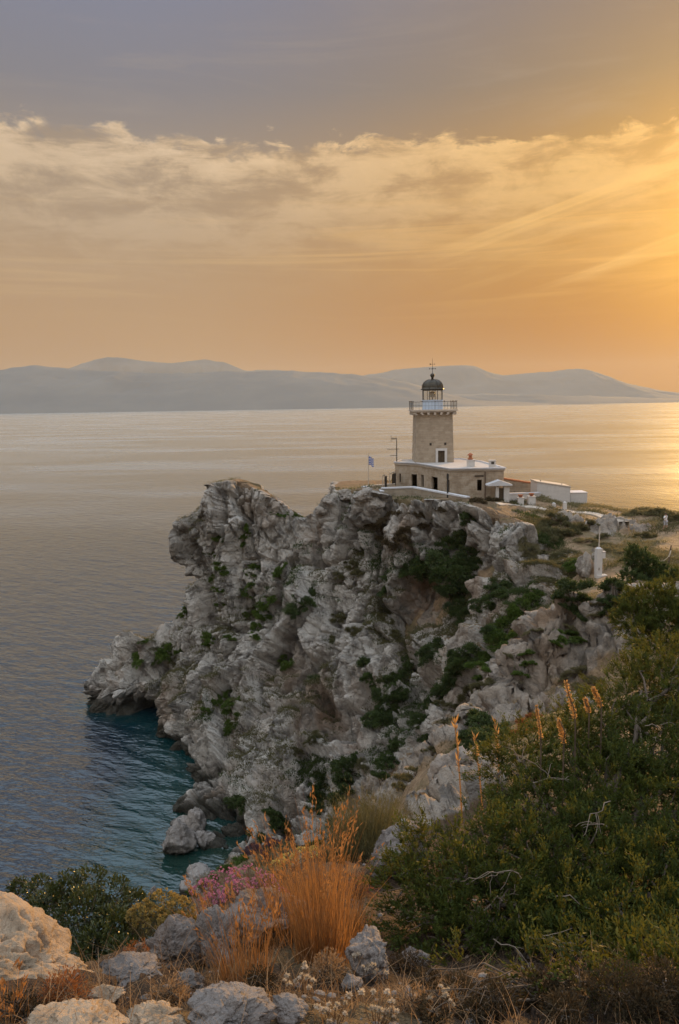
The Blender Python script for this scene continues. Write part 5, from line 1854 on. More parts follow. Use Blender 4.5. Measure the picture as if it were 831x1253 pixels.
def juniper(name, label, lobes_px, base_px, seed, dens=62, leaf=(.030, .011), L=.15, mat=None, twigs=20, group=None, cat='bush', twig_zone=None):
    rng = np.random.default_rng(seed)
    base = at_depth(*base_px)
    root = thing(name, label, cat, base, 0, group)
    centres = [(at(px, py, Y), r) for px, py, Y, r in lobes_px]
    P_, D_, S_ = [], [], []
    for c, r in centres:
        n = int(dens * 12.6 * r * r)
        d = rand_dirs(n, rng)
        rr = r * (1 + .30 * fbm(d * 1.7 + c, 3, seed) + .16 * rng.normal(size=n)) * np.where(rng.uniform(0, 1, n) < .30, rng.uniform(.45, .9, n), 1)
        p = c + d * rr[:, None] * np.array([1, 1, .82])
        keep = np.ones(n, bool)
        for c2, r2 in centres:                          # nothing deep inside a neighbouring mass
            if c2 is not c:
                keep &= np.linalg.norm((p - c2) / np.array([1, 1, .82]), axis=1) > r2 * .62
        keep &= fbm(p * 2.6, 3, seed + 2) > -.34          # gaps
        P_.append(p[keep]); D_.append(unit(d[keep] + np.array([0, 0, .45]) + rand_dirs(keep.sum(), rng) * .45)); S_.append(rng.uniform(.7, 1.3, keep.sum()))
    P_, D_, S_ = np.concatenate(P_), np.concatenate(D_), np.concatenate(S_)
    gz = np.array([ground_z(*p[:2]) for p in P_[::1]])
    ok = P_[:, 2] > gz + .03
    v, f, t = spray_cloud(P_[ok], D_[ok], S_[ok], rng, leaf, L)
    me = np_mesh('foliage', v - base, f, {'tint': t}, smooth=False); me.materials.append(mat or M_JUNIPER)
    link('foliage', me, None, root)
    rad = max(r for _, r in centres)
    for c, r in centres:
        if c[1] < base[1] - 1.3:
            continue
        a = base + np.r_[rng.normal(size=2) * .12 * rad, -.08]
        ln = [twig_line(a, c, rng, .30, 10)]
        r0 = [.020 * min(1.6, rad / .5)]; r1 = [.008 * min(1.6, rad / .5)]
        for k in range(6):
            e = c + rand_dirs(1, rng)[0] * r * .85
            ln.append(twig_line(ln[0][int(rng.integers(6, 10))], e, rng, .35, 6)); r0.append(.009 * min(1.6, rad / .5)); r1.append(.003)
        v, f = tube_arrays(ln, r0, r1, 5)
        me = np_mesh('branch', v - base, f); me.materials.append(M_BARK)
        link('branch', me, None, root)
    # bare grey twigs standing out of the foliage on the shaded side
    for k in range(twigs):
        if twig_zone:
            z = twig_zone[int(rng.integers(0, len(twig_zone)))]
            Yb = min((abs(px - z[0]) + abs(py - z[1]), Y - r * .85) for px, py, Y, r in lobes_px if Y > 4.5)[1]
            s_ = at(z[0] + rng.normal() * 22, z[1] + rng.normal() * 18, Yb + .1)
            L_ = rng.uniform(.18, .42)
        else:
            c, r = centres[int(rng.integers(0, len(centres)))]
            d = rand_dirs(1, rng)[0]; d[1] = -abs(d[1])
            s_ = c + d * r * .8; L_ = r * rng.uniform(.3, .6)
        dr_ = unit(np.array([rng.choice([-1, 1]) * rng.uniform(.5, 1.3), rng.normal() * .4 - .15, rng.normal() * .35 + .1]))
        ln = [twig_line(s_, s_ + dr_ * L_, rng, .32, 8)]
        for q in range(int(rng.integers(2, 6))):
            m_ = ln[0][int(rng.integers(2, 7))]
            ln.append(twig_line(m_, m_ + unit(dr_ + rand_dirs(1, rng)[0] * .9) * L_ * rng.uniform(.25, .55), rng, .3, 5))
        k_ = min(1.5, rad / .55)
        v, f = tube_arrays(ln, [.0036 * k_] + [.0022 * k_] * (len(ln) - 1), [.0012 * k_] * len(ln), 4)
        me = np_mesh('dead_twig', v - base, f); me.materials.append(M_TWIG)
        link('dead_twig', me, None, root)
    return root


def grounded(px, py, r):
    """a leaf mass of radius r resting on the ground seen at a photo pixel"""
    h = ground_hit(px, py, (HILLO,))[0]
    return (px, py - .55 * r / px_m(np.array(h)), h.y, r)


LOW = [grounded(*q) for q in ((578, 1202, .10), (618, 1222, .08), (668, 1214, .13), (735, 1226, .12), (792, 1214, .15), (840, 1228, .14))]
juniper('juniper_bush', 'huge dark juniper bush with bare grey twigs filling the lower right', [
    (522, 1042, 5.6, .22), (500, 1085, 5.3, .18), (545, 1085, 5.2, .24), (520, 1130, 5.0, .20), (585, 1040, 5.6, .30), (600, 1110, 5.0, .34), (560, 1160, 4.8, .24), (640, 1060, 5.4, .34),
    (608, 948, 6.6, .20), (640, 930, 6.7, .28), (665, 975, 6.3, .36), (700, 915, 6.9, .34), (655, 1010, 6.0, .34), (740, 965, 6.5, .42), (745, 885, 7.3, .36), (780, 850, 7.8, .38), (815, 812, 8.3, .34), (838, 850, 7.8, .44),
    (800, 920, 7.0, .48), (710, 1045, 5.7, .42), (790, 1010, 6.2, .52), (840, 985, 6.4, .50), (680, 1130, 5.0, .40), (760, 1110, 5.2, .46), (830, 1090, 5.4, .50), (640, 1180, 4.6, .30), (720, 1188, 4.5, .36), (800, 1185, 4.5, .44), (575, 1178, 4.7, .22), (680, 1192, 4.4, .22), (765, 1196, 4.3, .26), (835, 1196, 4.3, .3), *LOW, 
    (900, 900, 7.4, .7), (920, 1040, 6.2, .7), (900, 1170, 5.0, .6)], (690, 1190, 5.6), 5, 135, (.026, .0085), .135, twigs=20,
    twig_zone=[(600, 1090), (640, 1150), (690, 1060), (720, 1000), (770, 1040), (790, 1090), (650, 1020), (760, 905), (800, 900), (700, 1110), (740, 1150), (660, 960), (600, 1140), (815, 1010)])

juniper('juniper_bush', 'rounded sunlit juniper on the right edge behind the huge one', [
    (800, 742, 34, .95), (775, 757, 33.5, .7), (820, 765, 33, 1.0), (796, 778, 32.5, .7), (840, 735, 35, 1.1), (860, 775, 33, 1.1), (780, 735, 34.6, .5)], (812, 790, 33.4), 6, 22, (.085, .032), .34, twigs=3)

juniper('windswept_tree', 'dark windswept tree with a slanting crown and thin trunk below the walker', [
    (776, 681, 52, .55), (786, 688, 52, .62), (797, 696, 52, .70), (809, 704, 52, .75), (820, 713, 52, .70), (830, 722, 52, .60), (800, 706, 51.6, .5), (790, 700, 52, .45)], (772.5, 709, 52), 8, 26, (.10, .04), .36, M_LEAF_DARK, twigs=2, cat='tree')
juniper('juniper_bush', 'low dark bush at the thin trunk of the windswept tree', [(768, 706, 51, .42), (776, 711, 50.5, .45), (785, 716, 50.5, .4)], (776, 716, 50.6), 9, 30, (.09, .035), .30, M_LEAF_DARK, twigs=1)


# ------------------------------------------------------------------ lentisk with glossy leaves, lower left
def leafy_bush(name, label, lob, base_px, seed, n, leaf, mat, cat='bush', stems=14, up=.25):
    rng = np.random.default_rng(seed)
    b3 = at_depth(*base_px)
    root = thing(name, label, cat, b3)
    cs = [(at(px, py, Y), r) for px, py, Y, r in lob]
    w = np.array([r * r for _, r in cs]); pick = rng.choice(len(cs), n, p=w / w.sum())
    c0 = np.array([c for c, _ in cs])[pick]; r0 = np.array([r for _, r in cs])[pick]
    d = rand_dirs(n, rng)
    p = c0 + d * (r0 * rng.uniform(.25, 1.12, n) ** .6)[:, None]
    keep = fbm(p * 9, 2, seed) > -.28
    p, d = p[keep], d[keep]
    v, f = leaf_quads(p, unit(d + rand_dirs(len(p), rng) * .8 + [0, 0, up]), leaf[0] * rng.uniform(.6, 1.3, len(p)), leaf[1] * rng.uniform(.7, 1.3, len(p)), rng, .15)
    tint = np.repeat(np.clip(rng.normal(.45, .25, len(p)) + .25 * d[:, 2], 0, 1), 4)
    me = np_mesh('foliage', v - b3, f, {'tint': tint}, smooth=False); me.materials.append(mat)
    link('foliage', me, None, root)
    for c, r in cs:
        ln = [twig_line(b3 + np.r_[rng.normal(size=2) * .03, -.05], c, rng, .3, 8)]
        for k in range(max(1, stems // len(cs) + 2)):
            ln.append(twig_line(ln[0][int(rng.integers(4, 8))], c + rand_dirs(1, rng)[0] * r * 1.05, rng, .3, 5))
        v, f = tube_arrays(ln, [.008] + [.0035] * (len(ln) - 1), [.003] + [.0012] * (len(ln) - 1), 5)
        me = np_mesh('branch', v - b3, f); me.materials.append(M_BARK)
        link('branch', me, None, root)
    return root


leafy_bush('lentisk_bush', 'dark lentisk bush with small glossy leaves behind the pitted pale boulder', [
    (22, 1086, 6.2, .09), (48, 1092, 6.0, .13), (82, 1090, 5.9, .15), (108, 1082, 5.9, .15), (138, 1096, 5.8, .15), (165, 1106, 5.9, .12), (100, 1120, 5.6, .20), (140, 1135, 5.5, .17), (60, 1112, 5.8, .16), (120, 1160, 5.3, .17), (150, 1168, 5.2, .13), (165, 1140, 5.5, .11), (100, 1165, 5.4, .15)],
    (125, 1200, 5.4), 21, 15000, (.036, .017), M_GLOSS)


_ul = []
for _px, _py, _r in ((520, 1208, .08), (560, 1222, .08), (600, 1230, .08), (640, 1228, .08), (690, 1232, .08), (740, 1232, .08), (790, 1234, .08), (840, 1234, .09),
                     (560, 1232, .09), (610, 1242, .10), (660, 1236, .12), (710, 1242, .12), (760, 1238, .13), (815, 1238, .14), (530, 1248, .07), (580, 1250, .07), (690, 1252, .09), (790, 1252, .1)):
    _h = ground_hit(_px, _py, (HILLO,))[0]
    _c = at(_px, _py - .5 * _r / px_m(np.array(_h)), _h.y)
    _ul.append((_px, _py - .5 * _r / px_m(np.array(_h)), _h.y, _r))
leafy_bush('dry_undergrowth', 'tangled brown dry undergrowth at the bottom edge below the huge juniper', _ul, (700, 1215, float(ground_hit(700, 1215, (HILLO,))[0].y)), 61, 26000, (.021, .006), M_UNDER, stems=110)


def flower_shrub(name, label, lob, base_px, seed, n, leaf, mat, flower_n, fl, fmat, cat='shrub'):
    root = leafy_bush(name, label, lob, base_px, seed, n, leaf, mat, cat)
    rng = np.random.default_rng(seed + 1)
    b3 = np.array(root.location)
    cs = [(at(px, py, Y), r) for px, py, Y, r in lob]
    pick = rng.integers(0, len(cs), flower_n)
    c0 = np.array([c for c, _ in cs])[pick]; r0 = np.array([r for _, r in cs])[pick]
    d = rand_dirs(flower_n, rng); d[:, 2] = np.abs(d[:, 2]); d = unit(d + [0, 0, .35])
    ctr = c0 + d * (r0 * rng.uniform(.95, 1.2, flower_n))[:, None]
    q = 12
    p = np.repeat(ctr, q, 0); dd = unit(rand_dirs(len(p), rng) + np.repeat(d, q, 0) * .8)
    p = p + dd * fl[0] * .5
    v, f = leaf_quads(p, dd, fl[0] * rng.uniform(.7, 1.2, len(p)), fl[1] * rng.uniform(.7, 1.2, len(p)), rng)
    me = np_mesh('blossoms', v - b3, f, {'tint': np.repeat(np.repeat(rng.uniform(0, 1, flower_n), q), 4)}, smooth=False); me.materials.append(fmat)
    o = link('blossoms', me, None, root)
    return root


flower_shrub('thyme_shrub', 'low thyme shrub covered in pink blossom above the wide pale rock', [
    (252, 1098, 6.6, .13), (275, 1088, 6.7, .16), (300, 1086, 6.7, .17), (322, 1092, 6.6, .14), (340, 1102, 6.4, .10), (290, 1102, 6.4, .15), (262, 1110, 6.3, .11)], (295, 1118, 6.5), 31, 5200, (.020, .006), M_PURPLE, 420, (.015, .009), M_PINK)
flower_shrub('everlasting_shrub', 'khaki dome shrub with dry flower heads left of the thin arching grass', [
    (198, 1118, 5.5, .14), (176, 1128, 5.4, .11), (220, 1124, 5.4, .12), (200, 1140, 5.3, .13), (234, 1138, 5.4, .08)], (200, 1160, 5.3), 33, 6500, (.026, .005), M_LEAF_OLIVE, 460, (.020, .011), M_KHAKI)
flower_shrub('everlasting_plant', 'small plant with yellow flower heads behind the tallest golden grass', [
    (372, 1050, 8.0, .10), (352, 1056, 7.9, .08), (384, 1046, 8.1, .07), (340, 1062, 7.8, .07)], (362, 1072, 7.9), 35, 900, (.022, .005), M_LEAF_OLIVE, 90, (.022, .014), M_YELLOWFL)


def broom(name, label, base, hgt, n, spread, seed, mat, wid=.005):
    rng = np.random.default_rng(seed)
    a = rng.uniform(0, 6.28, n); r = spread * np.sqrt(rng.uniform(0, 1, n))
    b = np.c_[r * np.cos(a), r * np.sin(a), np.full(n, -.05)]
    hh = hgt * np.clip(rng.normal(.75, .18, n), .3, 1.1) * (1 - .45 * (r / spread) ** 2)
    ln = np.c_[np.cos(a), np.sin(a)] * (r / spread * .8)[:, None] + rng.normal(size=(n, 2)) * .3
    v, f, ctr = blades(b, hh, ln, wid * rng.uniform(.6, 1.5, n), rng, droop=.2)
    root = thing(name, label, 'shrub', base)
    me = np_mesh('stems', v, f, {'tint': np.repeat(rng.uniform(0, 1, n), 10)}); me.materials.append(mat)
    link('stems', me, None, root)
    k = rng.integers(0, n, n * 3)
    t_ = rng.integers(1, 5, n * 3)
    c = ctr[k, t_] + rng.normal(size=(n * 3, 3)) * .012
    d = unit(ctr[k, t_] - ctr[k, t_ - 1] + rand_dirs(n * 3, rng) * .02)
    v, f = leaf_quads(c, unit(d + rand_dirs(n * 3, rng) * .5), .05 * rng.uniform(.6, 1.3, n * 3), .007, rng)
    me = np_mesh('foliage', v, f, {'tint': np.repeat(rng.uniform(0, 1, n * 3), 4)}, smooth=False); me.materials.append(mat)
    link('foliage', me, None, root)
    return root


broom('broom_bush', 'rounded grey olive broom bush right behind the tallest golden grass', at_depth(456, 1040, 8.8), .80, 2200, .44, 41, M_LEAF_OLIVE)
broom('broom_bush', 'small grey green broom bush below the big olive one at the cliff view', at_depth(418, 1052, 8.4), .34, 500, .20, 42, M_LEAF_OLIVE)


# ------------------------------------------------------------------ tall dry stalks
def spike(label, px, top, bot, Y, thick, seed, foot=None, group='golden seed spikes behind the juniper', mat=None):
    rng = np.random.default_rng(seed)
    a, b = at(px[0], top, Y), at(px[1], bot, Y)
    g = np.array([b[0] + (b[0] - a[0]) * .3, Y + .05, ground_z(b[0], Y)])
    root = thing('seed_spike', label, 'plant', g, 0, group)
    ln = np.array([g - [0, 0, .05], (g * .5 + b * .5), b, a * .5 + b * .5 + rng.normal(size=3) * .01, a])
    ln = catmull(ln, np.linspace(0, 4, 16))
    v, f = tube_arrays([ln], [.009], [.004], 6)
    me = np_mesh('stem', v - g, f); me.materials.append(M_STEM); link('stem', me, None, root)
    n = int(260 * thick / .05)
    t = rng.uniform(0, 1, n)
    p = b + (a - b) * t[:, None]
    ax = unit((a - b)[None])
    d = unit(np.cross(ax, rand_dirs(n, rng)) + ax * .5)
    p = p + d * (thick * .5 * rng.uniform(.35, 1, n) * (1 - .45 * t ** 3) * (1 + .25 * np.sin(t * 46)))[:, None]
    v, f = leaf_quads(p, unit(d + rand_dirs(n, rng) * .5), .020 * rng.uniform(.7, 1.3, n), .013 * rng.uniform(.7, 1.2, n), rng, .2)
    me = np_mesh('seed_capsules', v - g, f, {'tint': np.repeat(rng.uniform(0, 1, n), 4)}, smooth=False); me.materials.append(mat or M_SPIKE); link('seed_capsules', me, None, root)


spike('slim golden seed spike, leftmost of those behind the juniper', (656.5, 662), 864, 905, 6.2, .040, 1)
spike('tallest and thickest golden seed spike behind the juniper', (692, 704), 834, 880, 6.3, .052, 2)
spike('short stout golden seed spike between the slim one and the tallest', (684, 690), 880, 910, 6.1, .052, 3)
spike('ragged golden seed spike right of the tallest one', (726, 736), 842, 866, 6.6, .060, 4)
spike('small ragged seed spike just left of the ragged right one', (716, 721), 855, 872, 6.6, .050, 5)


def dry_stalk(label, px, top, bot, Y, seed):
    rng = np.random.default_rng(seed)
    a, g = at(px[0], top, Y), at_depth(px[1], bot, Y)
    root = thing('dry_stalk', label, 'plant', g, 0, 'thin dry stalks on the stony ledge')
    m_ = (a + g) / 2 + np.array([rng.normal() * .03, 0, 0])
    ln = catmull(np.array([g - [0, 0, .05], m_, a]), np.linspace(0, 2, 12))
    lines = [ln]; r0 = [.007]; r1 = [.003]
    v, f = tube_arrays(lines, [.012], [.007], 5)
    me = np_mesh('stem', v - g, f, {'tint': np.full(len(v), .7)}); me.materials.append(M_SPIKE); link('stem', me, None, root)
    n = 26
    t = rng.uniform(.55, 1.0, n)
    p = np.stack([np.interp(t, np.linspace(0, 1, 12), ln[:, k]) for k in range(3)], 1)
    d = unit(rand_dirs(n, rng) * .42 + [0, 0, .9])
    Lf = rng.uniform(.07, .17, n)
    v, f = leaf_quads(p + d * Lf[:, None] * .4, d, Lf, .026 * rng.uniform(.6, 1.3, n), rng, .2)
    me = np_mesh('dry_leaves', v - g, f, {'tint': np.repeat(rng.uniform(0, 1, n), 4)}, smooth=False); me.materials.append(M_SPIKE); link('dry_leaves', me, None, root)


dry_stalk('leftmost tall thin orange stalk before the dark round bush', (556.5, 566), 884, 1000, 10.0, 1)
dry_stalk('middle and shortest thin orange stalk with drooping leaves', (581, 592), 902, 990, 10.0, 2)
dry_stalk('forked orange stalk, rightmost before the juniper', (606, 604), 884, 985, 10.0, 3)


def seed_clump(label, px, py, rpx, n, seed, group='dry flower clumps with pale seed heads'):
    rng = np.random.default_rng(seed)
    g, _ = near_ground(px, py + rpx * .5)
    k = px_m(g)
    root = thing('seed_head_clump', label, 'plant', g, 0, group)
    lines, heads = [], []
    for i in range(n):
        a = rng.uniform(0, 6.28); r = rpx * k * math.sqrt(rng.uniform(0, 1))
        e = np.array([r * math.cos(a), r * math.sin(a) * .8, rpx * k * rng.uniform(.45, 1.35)])
        lines.append(twig_line(np.array([e[0] * .25, e[1] * .25, -.03]), e, rng, .3, 6)); heads.append(e)
    v, f = tube_arrays(lines, [.0025] * n, [.0012] * n, 4)
    me = np_mesh('stems', v, f, {'tint': np.full(len(v), .3)}); me.materials.append(M_STRAW); link('stems', me, None, root)
    q = 34
    for e in heads:
        d = rand_dirs(q, rng); d[:, 2] = np.abs(d[:, 2]) - .25; d = unit(d)
        rr = rng.uniform(.008, .017)
        v, f = leaf_quads(e + d * rr * .5, d, rr * 1.3, rr * .5, rng)
        me = np_mesh('seed_head', v, f, {'tint': np.full(len(v), rng.uniform(0, 1))}, smooth=False); me.materials.append(M_CREAM); link('seed_head', me, None, root)


seed_clump('densest clump of pale pinkish seed heads beside the dark grey boulder', 450, 1186, 28, 26, 1)
seed_clump('sparse pale seed heads under the juniper edge at the bottom', 546, 1232, 22, 12, 2)
seed_clump('white seed heads at the bottom under the middle of the juniper', 604, 1222, 16, 9, 3)
seed_clump('pale seed heads at the bottom edge left of the juniper', 462, 1240, 26, 12, 4)
seed_clump('small straw coloured seed heads between the tallest grass and the lowest boulder', 372, 1205, 24, 12, 5)
seed_clump('dry seed heads at the bottom edge below the tallest grass', 410, 1240, 26, 14, 6)


HERBS = [
    ('copper red twiggy herb against the foot of the pitted pale boulder', 78, 1226, .105, 900, 'r'), ('brown dry herb at the bottom left corner below the boulder', 22, 1246, .09, 700, 'b'),
    ('straw brown herb left of the lowest grey ridged boulder', 205, 1228, .085, 700, 's'), ('dry herb in front of the short orange grass tuft', 318, 1212, .08, 700, 'b'),
    ('straw herb at the foot of the tallest golden grass', 402, 1196, .10, 900, 's'), ('brown herb between the dark grey boulder and the juniper', 498, 1192, .11, 900, 'b'),
    ('dry herb at the bottom edge left of the brown undergrowth', 505, 1238, .085, 700, 's'), ('copper herb behind the short stone ridge', 168, 1176, .08, 600, 'r'),
    ('rust brown herb right of the wide pale rock', 372, 1128, .12, 900, 'r'), ('rust brown herb beside the rounded grey boulder', 440, 1098, .13, 1000, 'r'), ('straw herb at the left foot of the rounded grey boulder', 455, 1076, .11, 800, 's'),
    ('straw herb on top of the wide pale rock edge', 330, 1158, .09, 800, 's')]
for i, (lab, px, py, r_, n_, k_) in enumerate(HERBS):
    g_, _ = near_ground(px, py)
    c_ = [(px - 9, py - 6, g_[1], r_ * .7), (px + 9, py - 8, g_[1], r_ * .75), (px, py - 14, g_[1], r_ * .8)]
    leafy_bush('dry_herb', lab, c_, (px, py, g_[1]), 200 + i, n_ * 2, (.018, .0045), {'r': M_LEAF_RUST, 'b': M_UNDER, 's': M_STRAW}[k_], 'plant', 30, .5)['group'] = 'low dry herbs on the foreground slope'


# ------------------------------------------------------------------ litter, stubble and pebbles (uncountable)
def scatter_near(n, rng, r0=1.9, r1=9.5, a0=-27, a1=30):
    a = np.radians(rng.uniform(a0, a1, n)); r = np.exp(rng.uniform(math.log(r0), math.log(r1), n))
    xy = np.c_[r * np.sin(a), r * np.cos(a)]
    P_, N_ = [], []
    for x, y in xy:
        ok, loc, nor, _ = HILLO.ray_cast(Vector((x, y, 60)), Vector((0, 0, -1)))
        P_.append(loc if ok else (x, y, -50)); N_.append(nor if ok else (0, 0, 1))
    return np.array(P_), np.array(N_)


def ground_litter():
    rng = np.random.default_rng(77)
    p, nn = scatter_near(52000, rng)
    m_ = fbm(p * 2.2, 3, 5) > -.42
    p, nn = p[m_], nn[m_]
    d = unit(rand_dirs(len(p), rng) * np.array([1, 1, .35]) + nn * .15)
    sz = rng.uniform(.010, .034, len(p))
    v, f = leaf_quads(p + nn * .008, d, sz, sz * rng.uniform(.22, .6, len(p)), rng, .25)
    me = np_mesh('leaf_litter', v, f, {'tint': np.repeat(rng.uniform(0, 1, len(p)) ** 1.4, 4)}, smooth=False)
    tag(link('leaf_litter', me, M_LITTER), kind='stuff')
    # short dry stems
    p, nn = scatter_near(11000, rng, 1.9, 10)
    m_ = fbm(p * 1.3, 3, 9) > -.02
    p = p[m_]; n = len(p)
    hh = rng.uniform(.03, .16, n) * (1 + .4 * fbm(p * 1.1, 2, 3))
    v, f, _ = blades(p - [0, 0, .01], hh, rng.normal(size=(n, 2)) * .75, .0028 * rng.uniform(.6, 1.6, n), rng, 3, .5, .3)
    me = np_mesh('dry_stubble', v, f, {'tint': np.repeat(rng.uniform(0, 1, n), 8)})
    tag(link('dry_stubble', me, M_STRAW), kind='stuff')
    # pebbles
    p, nn = scatter_near(1300, rng, 1.9, 10)
    bm = bmesh.new(); bmesh.ops.create_icosphere(bm, subdivisions=2, radius=1.0)
    bv = np.array([x.co for x in bm.verts]); bf = np.array([[x.index for x in q.verts] for q in bm.faces]); bm.free()
    V, Fs = [], []
    for i in range(len(p)):
        s_ = .006 + .030 * rng.uniform(0, 1) ** 3
        q = bv * (1 + .30 * fbm(bv * 1.1 + i * 3.1, 2, i % 50))[:, None] * np.array([1, rng.uniform(.6, 1), rng.uniform(.4, .75)]) * s_
        a = rng.uniform(0, 6.28); ca, sa = math.cos(a), math.sin(a)
        q = np.c_[q[:, 0] * ca - q[:, 1] * sa, q[:, 0] * sa + q[:, 1] * ca, q[:, 2]]
        V.append(q + p[i]); Fs.append(bf + i * len(bv))
    V = np.concatenate(V)
    me = np_mesh('pebbles', V, np.concatenate(Fs), {'soil': np.zeros(len(V)), 'rust': np.zeros(len(V)), 'wet': np.zeros(len(V))})
    tag(link('pebbles', me, M_GREYROCK), kind='stuff')


ground_litter()


def ground_cover():
    """low scrub and dry grass on ledges, saddle and plateau, too fine to count"""
    rng = np.random.default_rng(99)
    for nm, obj, n_try, mats in (('ledge_scrub', HEAD, 36000, None), ('plateau_grass', HILLO, 34000, None)):
        me = obj.data
        nv = len(me.vertices)
        co = np.empty(nv * 3, np.float32); me.vertices.foreach_get('co', co); co = co.reshape(-1, 3)
        no = np.empty(nv * 3, np.float32); me.vertices.foreach_get('normal', no); no = no.reshape(-1, 3)
        so = np.empty(nv, np.float32); me.attributes['soil'].data.foreach_get('value', so)
        r = np.hypot(co[:, 0], co[:, 1])
        if obj is HEAD:
            cl = np.empty(nv, np.float32); me.attributes['cleft'].data.foreach_get('value', cl)
            wgt = ((.25 * sstep(no[:, 2], .25, .70) + .9 * cl * sstep(no[:, 2], -.15, .35)) * sstep(fbm(co / 4.0, 4, 301), -.05, .25) * (co[:, 2] > 3.5) * (.5 + .5 * so) * sstep(co[:, 0], -34, -12) * (1 - .92 * sstep(co[:, 2], 29.0, 30.2)))
        else:
            wgt = np.maximum(so > .5, .55 * sstep(no[:, 2], .35, .75) * (r > 20)) * (r > 10) * (r < 108) * (co[:, 1] > 8) * (np.abs(np.degrees(np.arctan2(co[:, 0], co[:, 1])) - 2) < 27) * sstep(fbm(co / 2.6, 4, 303), -.12, .22) * (co[:, 2] > 3) * (r / 40) ** 1.0
        wgt = wgt.astype(float) + 1e-12
        idx = rng.choice(nv, n_try, p=wgt / wgt.sum())
        p = co[idx].astype(float); k = 9
        dist = np.linalg.norm(p - [0, 0, H], axis=1)
        sc = np.clip(dist / 75.0, .22, 1.15)
        P_ = np.repeat(p, k, 0); S_ = np.repeat(sc, k)
        off = rng.normal(size=(len(P_), 3)) * np.array([.22, .22, .10]) * S_[:, None]; off[:, 2] = np.abs(off[:, 2]) + .02
        d = unit(off + np.array([0, 0, .35]) * S_[:, None] + rand_dirs(len(P_), rng) * .25 * S_[:, None])
        v, f = leaf_quads(P_ + off, d, .20 * S_ * rng.uniform(.5, 1.3, len(P_)), .055 * S_ * rng.uniform(.6, 1.4, len(P_)), rng)
        m_ = fbm(p / 9.0, 3, 305)
        grn = np.repeat(m_ > (.0 if obj is HEAD else .12), k)
        for part, sel, mat in (('green_scrub', grn, M_LEAF_OLIVE if obj is HILLO else M_LEAF_DARK), ('dry_scrub', ~grn, M_LEAF_PALE if obj is HILLO else M_LEAF_OLIVE)):
            s4 = np.repeat(sel, 4)
            vv = v[s4]
            mm = np_mesh(nm, vv, np.arange(len(vv)).reshape(-1, 4), {'tint': np.repeat(rng.uniform(0, 1, sel.sum()), 4)}, smooth=False)
            tag(link('ground_scrub' if part == 'green_scrub' else 'dry_ground_grass', mm, mat), kind='stuff')


ground_cover()


# ------------------------------------------------------------------ white pillar with its mast, walker, fence
def pillar():
    h = ground_hit(732, 706)
    p = np.array(h[0])
    k = px_m(p)
    o = thing('survey_pillar', 'white painted pillar with a thin mast and side box standing on the saddle', 'pillar', p)
    hz = 35.5 * k
    MB().box((-.2 * k, 0, hz / 2 - .3), (7.2 * k, 7.2 * k, hz + .6), .1, 0, .02).build('pillar', M_WHITE, o)
    MB().box((3.5 * k, -.05, .06), (13 * k, 9 * k, .28), .1).build('base_plate', M_WHITE, o)
    MB().box((-.2 * k, 0, hz + .05), (5.2 * k, 5.2 * k, .10), .1, 0, .4).build('cap', M_COPING, o)
    bx = MB().box((4.9 * k, -.1, hz - 8 * k), (4.0 * k, 4.4 * k, 7.5 * k), .1).box((4.9 * k, -.1, hz - 3.6 * k), (4.6 * k, 5.0 * k, .05), .1)
    bx.build('equipment_box', M_WHITE, o)
    MB().box((-.4 * k, -3.62 * k, hz * .30), (1.0 * k, .02, 3.2 * k), .1).build('plaque', M_SHUTTER, o)
    MB().tube([(0, 0, hz), (0.02, 0, hz + 27.5 * k)], .058, .045, 8).build('mast', M_CONC, o, True)


pillar()


